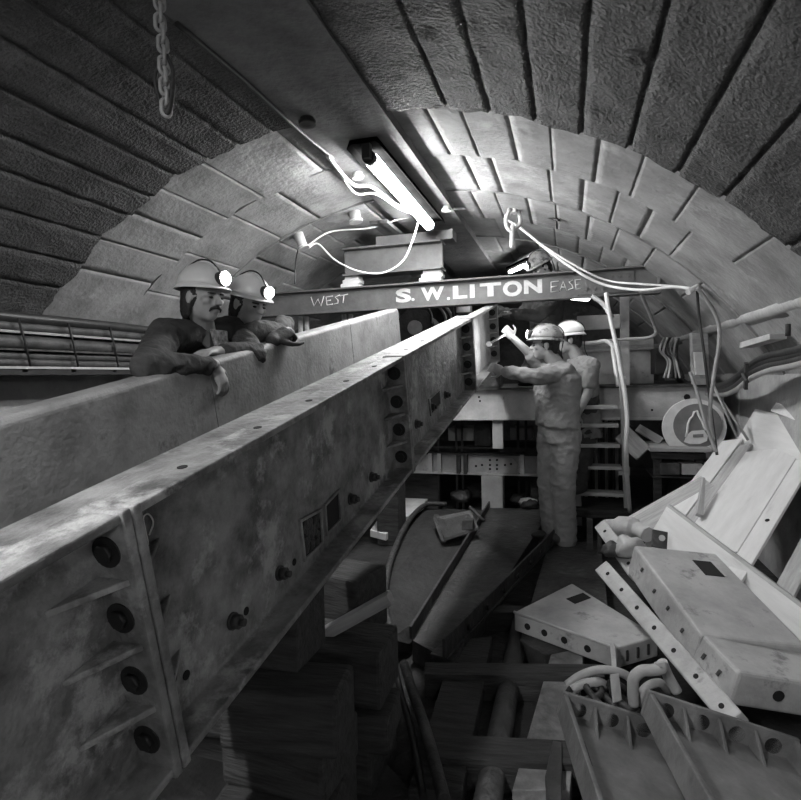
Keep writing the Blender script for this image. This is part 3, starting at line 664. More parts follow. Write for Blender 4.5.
def bpart(nm, x0, y0, x1, y1, Y, dep, m): a, b = YP(x0, y0, Y), YP(x1, y1, Y); return obj(nm, MB().abox((a.x, Y, b.z), (b.x, Y+dep, a.z)), m, bn, bevel=.004)
bpart('top', 650, 448, 712, 452.5, 4.86, .5, 'timber'); bpart('rail', 652, 452.5, 706, 460, 4.92, .05, 'timber_dark')
bpart('leg', 654, 452, 662, 505, 4.95, .08, 'timber_dark'); bpart('leg', 696, 452, 704, 505, 4.95, .08, 'timber_dark')
bpart('shelf', 652, 476, 702, 479, 4.92, .42, 'timber_dark')
bx('ammunition_box', 660, 463, 680, 475.5, 4.9, .25, 'dark_steel', 'small dark steel box left on the bench shelf', 'box')
bx('ammunition_box', 682, 464, 703, 475.5, 4.9, .25, 'plate_steel', 'small grey steel box right on the bench shelf', 'box')
cable('sand_bag', [P(703, 452, 4.55), P(706, 450, 4.55), P(709, 453, 4.5)], .05, 'sheet', 'pale lump of rag at the right end of the bench', cat='rag')
for i, (a, b, c_, lab) in enumerate((((628, 426, 4.75), (650, 447, 4.6), (628, 452, 4.7), 'pale offcut board leaning beside the ladder'), ((640, 424, 4.95), (664, 438, 4.8), (638, 432, 4.93), 'upper pale offcut board between ladder and sign'))):
    board('offcut_board', P(*a), P(*b), P(*c_), .03, 'timber', up=V((0, -1, .3)), label=lab, cat='board')

# ------------------------------------------------------------------ floor works
def fboard(name, pts, h, t, m, label, cat, **k):
    q = [F(px, py, h) for px, py in pts]; lo = V((0, 0, -t))
    return obj(name, MB().prism(q, lo), m, label=label, cat=cat, bevel=.004, **k)
# planked track between the timbers
fboard('floor_plate', ((548, 545), (600, 540), (612, 640), (545, 655), (520, 640)), -.02, .1, 'dark_steel', 'worn dark floor plate in front of the man at the girder end', 'plate')
for px, py, r in ((562, 560, .03), (560, 594, .035), (617, 575, .03), (575, 558, .02)):
    pass
# transverse sleepers
def sleeper(p_l, p_r, w, h, t, label, m='timber_dark'):
    a, b = F(*p_l, h), F(*p_r, h); x = (b-a).normalized(); y = V((0, 0, 1)).cross(x).normalized()
    if y.y > 0: y = -y
    c = a+y*w
    return board('sleeper', a, b, c, t, m, up=V((0, 0, 1)), label=label, cat='sleeper', group='sleepers of the floor grillage')
sleeper((425, 662), (598, 664), .11, .0, FZ*-1, 'dark transverse sleeper in front of the drilled box plate')
sleeper((430, 733), (585, 741), .13, .0, FZ*-1, 'dark transverse sleeper at the bottom edge of the picture')
sleeper((470, 605), (560, 606), .10, -.01, .11, 'farthest dark transverse sleeper beside the loose angle iron')
fboard('floor_board', ((555, 640), (585, 640), (570, 790), (512, 790)), -.025, .09, 'scarred', 'pale scarred longitudinal board right of the open floor holes', 'board')
fboard('floor_board', ((455, 640), (492, 636), (462, 790), (408, 790)), -.025, .09, 'timber_dark', 'dark longitudinal board left of the open floor holes', 'board')
pa_, pb_ = F(521, 620, -.07), F(488, 800, -.07)
obj('floor_pipe', MB().cyl(pa_, pb_+(pb_-pa_)*.2, .048, n=20), 'dark_steel', label='dark pipe lying in the floor holes under the sleepers', cat='pipe')
# bent rail
cable('bent_rail', [F(404, 664, .03), F(412, 690, .03), F(424, 725, .03), F(434, 760, .03), F(444, 800, .03)], .022, 'dark_steel', 'bent dark rail running out of the bottom of the picture', cat='rail')
cable('bent_rail', [F(392, 648, .0), F(400, 690, .0), F(411, 730, .0), F(424, 800, .0)], .014, 'black', 'thinner black bar beside the bent dark rail', cat='rail')
# curved lining segment lying on the floor
rim = bezier([F(447, 504, .10), F(425, 505, .10), F(408, 522, .09), F(395, 548, .08), F(387, 575, .08), F(385, 605, .06), F(390, 630, .05)], 6)
sgm = thing('curved_plate', 'dark curved steel plate with a raised rim lying on the floor', 'plate', F(430, 570, FZ))
obj('rim', MB().tube(rim, .022, 8), 'dark_steel', sgm)
inner = [F(447, 508, -.02), F(485, 510, -.02), F(462, 555, -.03), F(430, 610, -.04), F(410, 640, -.04), F(390, 630, -.03)]
obj('dished_plate', MB().prism([p-V((0, 0, .05)) for p in rim[::6]]+[inner[4]-V((0, 0, .02)), inner[3], inner[2], inner[1]], (0, 0, -.05)), 'mud', sgm)
fboard('pale_sheet', ((398, 492), (438, 488), (424, 503), (404, 519), (386, 534), (370, 530)), -.0, .06, 'sheet', 'pale sheet of board on the floor just right of the girder', 'sheet')
# trough channel lying open side up
tr = thing('trough_channel', 'dark steel channel trough on the floor leading to the standing man', 'channel', F(480, 580, FZ))
q = [F(490, 508, .0), F(552, 508, .0), F(452, 662, .0), F(412, 640, .0)]
obj('bottom_plate', MB().prism(q, (0, 0, -.11)), 'dark_steel', tr)
def strip(parent, nm, a, b, wd, hgt, m):
    d = (b-a).normalized(); s_ = d.cross(V((0, 0, 1))).normalized()
    return obj(nm, MB().prism([a, a+s_*wd, b+s_*wd, b], (0, 0, hgt)), m, parent, bevel=.003)
strip(tr, 'side_flange', q[0], q[3], .015, .07, 'dark_steel')
ai = thing('angle_iron', 'loose dark angle iron lying along the trough beside the standing man', 'angle iron', F(500, 600, 0))
a, b = F(556, 541, .005), F(445, 660, .005); strip(ai, 'upright_leg', a, b, .014, .10, 'dark_steel'); strip(ai, 'flat_leg', a+V((.01, 0, 0)), b+V((.01, 0, 0)), .09, .012, 'dark_steel')
for k in range(7):
    p = a+(b-a)*(.1+k*.13)+V((.016, -.002, .055)); obj('bolt_hole', MB().cyl(p-V((.006, 0, 0)), p+V((.006, .001, 0)), .014, n=10), 'hole', ai)
bk = thing('bent_bracket', 'bent dark steel bracket with rods lying at the far end of the trough', 'bracket', F(460, 535, 0))
def b4(nm, pts, m='dark_steel', e=(0, .02, .02)): return obj(nm, MB().prism([P(*x) for x in pts], e), m, bk)
b4('side_plate', [(435, 520, 4.75), (470, 513, 4.75), (478, 530, 4.6), (444, 541, 4.42)]); b4('end_plate', [(433, 518, 4.76), (437, 518, 4.76), (446, 542, 4.42), (441, 541, 4.42)], 'dark_steel', (0, .06, .02))
obj('rod', MB().cyl(P(470, 507, 4.8), P(484, 521, 4.65), .014), 'dark_steel', bk); obj('clamp_block', MB().box(P(468, 524, 4.6), (.09, .03, 0), (0, .07, 0), (0, .02, .08)), 'dark_steel', bk, bevel=.008)
def lump(name, c, r, m, label, cat, seed=0, fl=.6, group=None):
    bm = bmesh.new(); bmesh.ops.create_icosphere(bm, subdivisions=3, radius=1)
    mb = MB()
    vs = []
    for v in bm.verts:
        k = 1+.35*noise.noise(v.co*1.6+V((seed*3.1, 0, 0)))+.15*noise.noise(v.co*4+V((seed, 2, 0))); vs.append(V(c)+V((v.co.x*k*r, v.co.y*k*r, max(v.co.z, -.7)*k*r*fl)))
    mb.add(vs, [[x.index for x in f.verts] for f in bm.faces], True); bm.free()
    return obj(name, mb, m, label=label, cat=cat, group=group)
for i, (px, py, r) in enumerate(((462, 500, .12), (476, 496, .14), (492, 498, .13), (508, 497, .14), (520, 503, .10), (530, 508, .09))):
    p = F(px, py, .0); lump('rubble_lump', p+V((0, 0, r*.4)), r, 'mud' if i % 2 else 'dark_steel', 'one of the dark lumps of rubble heaped behind the trough', 'rubble', i, group='rubble heap behind the trough')
lump('spoil_lump', F(528, 505, .02)+V((0, 0, .03)), .08, 'sidewall', 'pale stone left of the standing man\'s boots', 'stone', 9)
# cribbing under the girder
def crib(p, dirx, L, w, hgt, label, m='timber_dark', jag=0):
    x = V(dirx).normalized(); z = V((0, 0, 1)); y = z.cross(x).normalized()
    mb = MB().abox((-L, -w/2, -hgt), (0, w/2, 0))
    return frame_obj('timber_baulk', V(p), x, y, z, mb, m, bevel=.014, label=label, cat='timber', group='timber baulks under the girder')
c1 = P(333, 698, 1.48)
crib(c1+V((0, .09, 0)), (1, .12, 0), .34, .19, .17, 'dark baulk whose square end faces the camera under the near girder')
c2 = P(385, 642, 1.95)
crib(c2+V((0, .05, -.01)), (1, .03, 0), .8, .24, .20, 'thick dark baulk with rounded end right of the girder')
crib(c2+V((.03, .0, -.215)), (1, .1, 0), .8, .22, .12, 'dark baulk under the thick round ended one')
crib(V((c1.x-.03, c1.y+.12, c1.z-.175)), (1, -.05, 0), .33, .24, .14, 'dark baulk under the square ended one')
crib(V((c1.x-.03, c1.y+.12, c1.z-.32)), (1, .1, 0), .34, .3, max(.05, c1.z-.32-FZ), 'lowest dark baulk standing on the floor below the square ended one')
crib(V((c2.x-.03, c2.y+.06, c2.z-.34)), (1, -.03, 0), .8, .28, max(.05, c2.z-.34-FZ), 'lowest dark baulk on the floor below the thick round ended one')
c3 = P(372, 573, 2.35)
crib(c3, (1, -.25, 0), .5, .24, .26, 'dark splintered baulk up against the girder beyond the thick one')
crib(c3+V((-.02, 0, -.265)), (1, .05, 0), .5, .26, c3.z-.265-FZ, 'dark baulk carrying the splintered one')
for k, (tt, w) in enumerate(((-.95, .3),)):
    p = GF(tt, -.1, -H); base = (c1.z if k == 0 else c3.z)+.002; x = p.x; y = p.y
    obj('packing_block', MB().abox((x-.16, y-.1, base), (x+.05, y+.1, p.z-.022)), 'timber_dark', label=('timber packing between square ended baulk and girder', 'timber packing between splintered baulk and girder')[k], cat='block', bevel=.008)
pla, plb = P(333, 629, 2.05), P(392, 594, 2.05)
frame_obj('loose_plank', pla, (plb-pla).normalized(), V((0, 1, 0)), (plb-pla).normalized().cross(V((0, 1, 0))).normalized(), MB().abox((-.1, -.03, -.02), ((plb-pla).length, .03, .02)), 'timber', label='pale narrow plank poking out between the dark baulks', cat='plank')
for k, tt in enumerate((-1.4, 2.3)):
    p = BG(tt, -.05, -H)
    obj('support_stack', MB().abox((p.x-.14, p.y-.12, FZ), (p.x+.06, p.y+.12, p.z-.03)), 'timber_dark', label=('near', 'far')[k]+' timber stack under the smooth girder', cat='block', bevel=.01)
p = GF(2.75, -.05, -H); obj('support_stack', MB().abox((p.x-.1, TY-.03, DZ+.01), (p.x+.06, TY+.16, p.z+.0)), 'dark_steel', label='dark packing between platform girder and the near girder end', cat='block')
bx('timber_block', 464, 385, 500, 389, TY-.02, .14, 'black', 'thin black packing on the platform girder beside the hand', 'block')
fboard('floor_board', ((150, 760), (330, 700), (420, 800), (160, 800)), FZ+.05, .05, 'mud', 'dark boards on the floor under the baulks', 'board')
fboard('floor_board', ((255, 800), (262, 800), (300, 770), (290, 765)), FZ+.09, .04, 'timber', 'pale board edge at the bottom below the square ended baulk', 'board')
# hidden duckboard for the two leaning men
obj('duckboard', MB().abox((-2.6, 1.2, FZ), (-1.75, 3.6, 0)), 'timber_dark', label='timber walkway behind the smooth girder', cat='walkway')

# ------------------------------------------------------------------ steel and boards heaped on the right
def loose_channel(name, o, pa, pd, L, label, m='plate_steel'):
    o = F(*o); ac = F(*pa)-o; ac.normalize(); d = F(*pd)-o; d -= ac*d.dot(ac); d.normalize()
    s_ = ac.cross(d); s_ = s_ if s_.z > 0 else -s_; fr = Fr(o, d, s_, -ac)
    fr.n = -ac; t = thing(name, label, 'channel', fr(L/2, -FL, -H/2))
    class G2(Fr):
        def __call__(s, t, a, n): return s.o+s.d*t+s.s*a+s.n*n
    girder_segment(G2(o, d, s_, -ac), 0, L, m, t, bolts=False)
loose_channel('steel_channel', (563, 691, .09), (645, 716, .0), (590, 790, .09), 1.1, 'open steel channel lying on the floor at bottom, left of two', 'plate_dark')
loose_channel('steel_channel', (648, 690, .17), (793, 737, .02), (706, 790, .17), 1.1, 'open steel channel with gussets at the bottom right corner', 'plate_dark')
# drilled box plate A
za_ = .085
A0, A1, A3 = F(514, 612, za_), F(616, 648, za_), F(572, 583, za_)
bp = thing('box_plate', 'square steel box plate with four holes in its front edge, lying on the floor', 'plate', A0-V((0, 0, .1)))
q = [A0, A1, F(658, 636, za_), A3]
mb = MB(); hole = [F(566, 599, za_), F(583, 593, za_), F(591, 598, za_), F(575, 604, za_)]
mb.prism(q, (0, 0, -.1)); obj('plate_body', mb, 'plate_steel', bp, bevel=.008)
obj('square_hole', MB().prism([p+V((0, 0, -.003)) for p in hole], (0, 0, .005)), 'hole', bp)
dx = (A1-A0); nrm = dx.cross(V((0, 0, 1))).normalized()
if nrm.dot(EYE-A0) < 0: nrm = -nrm
for f in (.15, .33, .53, .75):
    p = A0+dx*f-V((0, 0, .052)); obj('edge_hole', MB().cyl(p-nrm*.004, p+nrm*.004, .017, n=16), 'hole', bp)
obj('weld_bead', MB().tube([A0+V((0, 0, .001)), A1+V((0, 0, .001)), A1-V((0, 0, .1))], .007, 6), 'pale_steel', bp)
rgt = (q[2]-A1)
for f in (.25, .5, .75):
    p = A1+rgt*f-V((0, 0, .05)); n2 = rgt.cross(V((0, 0, 1))).normalized(); n2 = n2 if n2.dot(EYE-A1) > 0 else -n2
    obj('edge_slot', MB().box(p, rgt.normalized()*.012, n2*.01, (0, 0, .05)), 'dark_steel', bp)
# big box plates B
def tilted(name, pts, t, m, label, cat, holes=(), slots=(), sq=None, end=()):
    a, b, c = [P(*x) for x in pts]; x = b-a; L = x.length; x.normalize(); y = c-a; y -= x*y.dot(x); Wd = y.length; y.normalize(); z = x.cross(y)
    if z.z < 0: z = -z
    th_ = thing(name, label, cat, a-z*t)
    fl = lambda u, v, w: a+x*(u*L)+y*(v*Wd)+z*w
    obj('plate_body', MB().prism([fl(0, 0, 0), fl(1, 0, 0), fl(1, 1, 0), fl(0, 1, 0)], -z*t), m, th_, bevel=.012)
    for u, w, r in slots: p = fl(u, 0, -t*w); obj('edge_slot', MB().box(p, x*.014, y*.012, (z*.8+x*.3)*r), 'dark_steel', th_)
    for v in end: p = fl(1, v, -t*.5); obj('edge_hole', MB().cyl(p-x*.004, p+x*.004, .022, n=18), 'hole', th_)
    if sq:
        u0, v0, u1, v1 = sq; obj('square_hole', MB().prism([fl(u0, v0, -.002), fl(u1, v0, -.002), fl(u1, v1, -.002), fl(u0, v1, -.002)], z*.004), 'hole', th_)
        obj('hole_rim', MB().prism([fl(u0, v1, 0), fl(u1, v1, 0), fl(u1, v1+.02, 0), fl(u0, v1+.02, 0)], z*.006), 'pale_steel', th_)
    return fl
tilted('box_plate', ((634, 545, 3.02), (702, 636, 2.33), (746, 584, 2.76)), .17, 'plate_steel', 'upper large steel box plate with slotted edge and a dark rectangular hole', 'plate', slots=((.2, .35, .03), (.42, .45, .03), (.62, .4, .03), (.82, .45, .03)), sq=(.14, .60, .33, .82))
tilted('box_plate', ((700, 632, 2.36), (739, 672, 2.10), (850, 668, 2.30)), .14, 'plate_steel', 'lower large steel box plate with a drilled end at the right edge of the picture', 'plate', slots=((.25, .5, .035), (.65, .5, .035)), end=(.30, .72))
# long edge strips C and D under it
def bar(name, pts, wd, t, label, m='plate_steel', nh=7):
    a, b = P(*pts[0]), P(*pts[1]); x = (b-a); L = x.length; x.normalize(); y = V((0, 0, 1)).cross(x).normalized(); y = y if y.x < 0 else -y
    y = (y*.75+V((0, 0, -.66))).normalized(); y = (y-x*y.dot(x)).normalized(); z = x.cross(y); z = z if z.dot(EYE-a) > 0 else -z
    th_ = thing(name, label, 'bar', a-z*t)
    fl = lambda u, v, w: a+x*u*L+y*v*wd+z*w
    obj('bar_body', MB().prism([fl(0, 0, 0), fl(1, 0, 0), fl(1, 1, 0), fl(0, 1, 0)], -z*t), m, th_, bevel=.008)
    for k in range(nh):
        p = fl((k+.6)/nh, .5, 0); obj('bolt_hole', MB().cyl(p-z*.004, p+z*.003, .011, n=10), 'hole', th_)
bar('flange_bar', ((606, 560, 3.15), (742, 712, 2.05)), .085, .06, 'long pale drilled steel bar running under the large box plates')
bar('flange_bar', ((604, 519, 3.7), (640, 566, 3.1)), .085, .06, 'short drilled steel bar above the long drilled one', nh=3)
# boards leaning on the right wall
eb = thing('plywood_board', 'pale nailed plywood board on edge behind the large box plates', 'board', P(700, 600, 2.9))
a, b, c = P(668, 504, 3.49), P(850, 640, 2.30), P(648, 566, 3.45)
board('panel', a, b, c, .02, 'plywood', eb)
x = (b-a).normalized()
board('edge_batten', a+V((0, .0, .002)), b+V((0, 0, .002)), a+(c-a).normalized()*.02+V((0, 0, .002)), .03, 'timber', eb)
for px, py, t in ((680, 513, 3.40), (704, 529, 3.20), (722, 543, 3.07), (743, 560, 2.92), (768, 580, 2.75)):
    p = P(px, py+3, t-.012); obj('nail', MB().cyl(p, p+V((-.012, -.004, -.02)), .006, n=8), 'dark_steel', eb)
def lean(name, pa, pb, pc, t, m, label, ext=.0, par=None, cat='board'):
    a, b, c = P(*pa), P(*pb), P(*pc); dv = (a-c)*ext
    return board(name, a+dv, b+dv, c, t, m, par, label=label, cat=cat) if label else board(name, a+dv, b+dv, c, t, m, par)
# main wide board leaning up against the wall: corners bottom-left, bottom-right, top-left
fbt = (676, 506, 3.75), (742, 546, 3.05), (727, 440, 4.2)
a, b, c = [P(*q_) for q_ in fbt]; yv = (b-a); lv = c-a
def sub(u0, u1, lift, nm, m, label, top=1.0):
    n_ = yv.cross(lv).normalized(); n_ = n_ if n_.dot(EYE-a) > 0 else -n_
    p0 = a+yv*u0-lv*.35+n_*lift; p1 = a+yv*u1-lv*.35+n_*lift; p2 = a+yv*u0+lv*top+n_*lift
    return board(nm, p0, p2, p1, .018, m, label=label, cat='board')
sub(-.06, .20, 0, 'timber_board', 'plywood', 'leftmost pale wide board leaning on the right wall', .97)
sub(.21, .36, -.006, 'timber_board', 'timber', 'narrow greyer board between two pale wide boards on the right wall', 1.0)
sub(.37, .99, 0, 'timber_board', 'plywood', 'widest pale board leaning on the right wall', .93)
eb2 = sub(1.02, 1.20, .016, 'timber_board', 'plywood', 'pale edge board with a dark knot, right of the widest board', 1.0)
for k, (u0, u1, m) in enumerate(((1.32, 1.5, 'timber'), (1.62, 1.74, 'timber_dark'), (1.8, 2.0, 'timber'), (2.15, 2.35, 'timber'))):
    sub(u0, u1, -.10-.02*k, 'narrow_board', m, ('first', 'second', 'third', 'fourth')[k]+' slat in the dark gap below the pale edge board at the right edge', .45)
n_ = yv.cross(lv).normalized(); n_ = n_ if n_.dot(EYE-a) > 0 else -n_
kp = a+yv*1.11+lv*.30+n_*.0165; bpy.context.view_layer.update(); iv = eb2.matrix_world.inverted()
km = MB().cyl(kp-n_*.003, kp+n_*.003, .012, n=12); km.v = [iv @ p+origin(eb2) for p in km.v]; obj('knot', km, 'hole', eb2)
lean('timber_board', (733, 446, 4.2), (800, 470, 3.45), (752, 408, 4.2), .02, 'plywood', 'farthest pale board standing above the leaning boards at the right edge')
lean('timber_board', (770, 411, 3.9), (803, 423, 3.5), (772, 401, 3.94), .03, 'sheet', 'small pale board lying on top of the farthest board')
lean('timber_board', (630, 519, 3.85), (702, 477, 3.85), (666, 552, 3.5), .03, 'timber', 'grey board with a raised edge lying left of the nailed plywood')
P0_, P1_ = P(622, 520, 3.86), P(701, 475.5, 3.87)
board('timber_batten', P0_, P1_, P0_+V((.01, -.02, -.045)), .03, 'plywood', label='pale batten along the top edge of the grey board', cat='batten')
board('timber_offcut', P(697, 513, 3.45), P(701, 476, 3.65), P(704, 514, 3.45), .03, 'timber', label='narrow upright offcut beside the leftmost wide board', cat='board', shape=[(0, 0), (1, .3), (1, .7), (0, 1)])
# fittings between
ft = thing('steel_bracket', 'steel bracket plate with a bolt lying left of the nailed plywood', 'bracket', P(660, 540, 3.35))
board('plate', P(653, 529, 3.3), P(668, 532, 3.28), P(651, 546, 3.26), .02, 'dark_steel', ft)
p = P(662, 538, 3.27); obj('bolt', MB().cyl(p, p+(EYE-p).normalized()*.03, .018, n=10), 'pale_steel', ft)
cable('crumpled_sack', [P(606, 527, 3.75), P(620, 527, 3.6), P(636, 529, 3.5), P(648, 535, 3.4)], [.05]*8+[.07]*8+[.05]*9, 'sidewall', 'pale crumpled sack behind the large box plates', 'sack')
lump('rubble_lump', P(630, 547, 3.25), .085, 'plate_steel', 'grey lump with a dark eye beside the crumpled sack', 'rubble', 3, .8)
lump('rubble_lump', P(613, 550, 3.3), .06, 'dark_steel', 'small dark lump between the two drilled bars', 'rubble', 5, .8)
obj('timber_stake', MB().box(F(590, 548, .0)+V((0, 0, .07)), (.045, 0, 0), (0, .04, 0), (.0, 0, .32)), 'timber_dark', label='short upright timber stake left of the drilled bars', cat='stake', bevel=.004)
obj('timber_stake', MB().box(F(600, 552, .0)+V((0, .04, .05)), (.03, 0, 0), (0, .03, 0), (.0, 0, .30)), 'timber_dark', label='thinner upright stake beside the short one', cat='stake', bevel=.004)
# chain and shackles heaped on the floor
def heap_link(pts, r, label, grp=None): return obj('chain_link', MB().tube(bezier([F(px, py, h) for px, py, h in pts], 6), r, 10), 'plate_steel', label=label, cat='chain link', group=grp)
heap_link(((567, 685, .02), (580, 676, .06), (597, 670, .10), (615, 671, .10), (630, 678, .07), (634, 690, .03)), .018, 'long curved iron bar arching over the heap of shackles')
heap_link(((634, 705, .04), (633, 690, .10), (634, 678, .15), (642, 671, .18), (653, 670, .19), (661, 668, .2), (660, 662, .22)), .022, 'thick bent iron hook standing in the heap of shackles')
heap_link(((662, 662, .20), (668, 676, .14), (677, 692, .08)), .021, 'straight iron rod leaning at the right of the heap of shackles')
heap_link(((640, 704, .03), (642, 693, .08), (650, 685, .10), (660, 683, .10), (668, 690, .05)), .017, 'smaller bent iron hook inside the thick one')
heap_link(((572, 690, .03), (583, 684, .05), (598, 682, .06), (606, 686, .03)), .019, 'short bent iron bar below the long curved one')
for k, (px, py) in enumerate(((585, 692), (600, 697), (622, 695))):
    p = F(px, py, .03); th_ = random.uniform(0, 3)
    obj('shackle', MB().link(p, (math.cos(th_), math.sin(th_), .2), (-math.sin(th_), math.cos(th_), .3), .07, .035, .014), 'dark_steel', label=('leftmost dark ring in the heap of shackles', 'middle dark ring in the heap of shackles', 'dark ring right of the upright flat bar')[k], cat='ring')
obj('flat_bar', MB().prism([F(610, 674, .12), F(619, 673, .12), F(622, 700, .05), F(613, 703, .05)], (0, .02, -.02)), 'plate_steel', label='flat upright bar standing in the heap of shackles', cat='bar', bevel=.004)
obj('flat_bar', MB().prism([F(610, 643, .12), F(615, 643, .12), F(617, 668, .08), F(612, 668, .08)], (0, .02, -.02)), 'plate_steel', label='thin flat bar leaning on the corner of the drilled box plate', cat='bar', bevel=.003)
fboard('floor_board', ((545, 775), (553, 740), (562, 742), (562, 800), (548, 800)), .01, .1, 'dark_steel', 'dark short block left of the open channel at the bottom edge', 'block')

# ------------------------------------------------------------------ people
def basis(fwd, up):
    f = V(fwd).normalized(); u = V(up); u = (u-f*u.dot(f)).normalized(); return f, u, f.cross(u)     # right hand of the person
def head_mesh(mb, c, f, u, r, k=1.0):
    # c: middle of the head at eye height; about 0.225 tall
    e = lambda df, du, dr, af, au, ar: mb.ell(c+(f*df+u*du+r*dr)*k, r*ar*k, f*af*k, u*au*k, 18, 12)
    e(-.012, .028, 0, .098, .088, .077)                    # skull
    e(.030, -.038, 0, .060, .072, .060)                    # face
    e(.045, -.085, 0, .036, .030, .038)                    # chin and jaw
    e(.010, -.070, 0, .055, .040, .056)
    e(.083, .018, 0, .014, .010, .048)                     # brow
    mb.cap(c+(f*.088+u*.010)*k, .009*k, c+(f*.112-u*.030)*k, .014*k)   # nose
    for s in (-1, 1):
        e(.103, -.033, s*.010, .010, .008, .009)
        e(.062, -.022, s*.040, .026, .022, .022)           # cheek bone
        e(-.010, -.012, s*.078, .020, .033, .009)          # ear
    e(.082, -.060, 0, .014, .006, .024); e(.080, -.071, 0, .014, .007, .020)   # lips
def hand(mb, w, d, nrm, side, curl=.5, spread=1.0, k=1.0):
    # w wrist, d along the hand, nrm the palm's facing, side: +1/-1 picks the thumb side
    d = V(d).normalized(); nrm = V(nrm); nrm = (nrm-d*nrm.dot(d)).normalized(); th = d.cross(nrm)*side
    ring = []
    for t, wd, tk in ((0, .026, .020), (.03, .036, .018), (.065, .042, .016), (.092, .040, .014)):
        ring.append([w+d*t*k+(th*math.cos(2*PI*j/12)*wd+nrm*math.sin(2*PI*j/12)*tk)*k for j in range(12)])
    mb.loft(ring)
    for i, (o, L) in enumerate(((.031, .072), (.011, .080), (-.010, .075), (-.030, .058))):
        p = w+(d*.088+th*o)*k; ang = 0; dd = d+th*(o*1.6*spread); dd.normalize()
        for j, fr in enumerate((.45, .32, .23)):
            ang += curl*(.7, .9, .6)[j]*(1+.1*i); v = dd*math.cos(ang)+nrm*math.sin(ang); q = p+v*L*fr*k
            mb.cap(p, (.0098, .0090, .0082)[j]*k, q, (.0090, .0082, .0072)[j]*k, 8); p = q
    p = w+(d*.028+th*.030+nrm*.004)*k
    for v, L, r0, r1 in ((th*.75+d*.6+nrm*.25, .042, .014, .012), (th*.3+d*.85+nrm*.35, .032, .011, .010), (d*.95+nrm*.3, .024, .010, .008)):
        q = p+v.normalized()*L*k; mb.cap(p, r0*k, q, r1*k, 8); p = q
def torso(mb, pel, che, nek, lat, fr, grow=0, low=-.06):
    up = (che-pel).normalized(); a = lat.normalized(); f = fr.normalized()
    rows = [(pel+up*low, .165, .115, 0), (pel+up*.05, .160, .115, 0), (pel.lerp(che, .5), .150, .108, .005), (che-up*.03, .170, .118, .01), (che+up*.09, .178, .112, .005), (che.lerp(nek, .62), .140, .085, 0), (nek-up*.015, .070, .062, 0)]
    rings = []
    for c, wa, wf, df in rows:
        rings.append([c+f*df+a*math.copysign(abs(math.cos(t))**.85, math.cos(t))*(wa+grow)+f*math.copysign(abs(math.sin(t))**.85, math.sin(t))*(wf+grow) for t in (2*PI*j/20 for j in range(20))])
    mb.loft(rings)
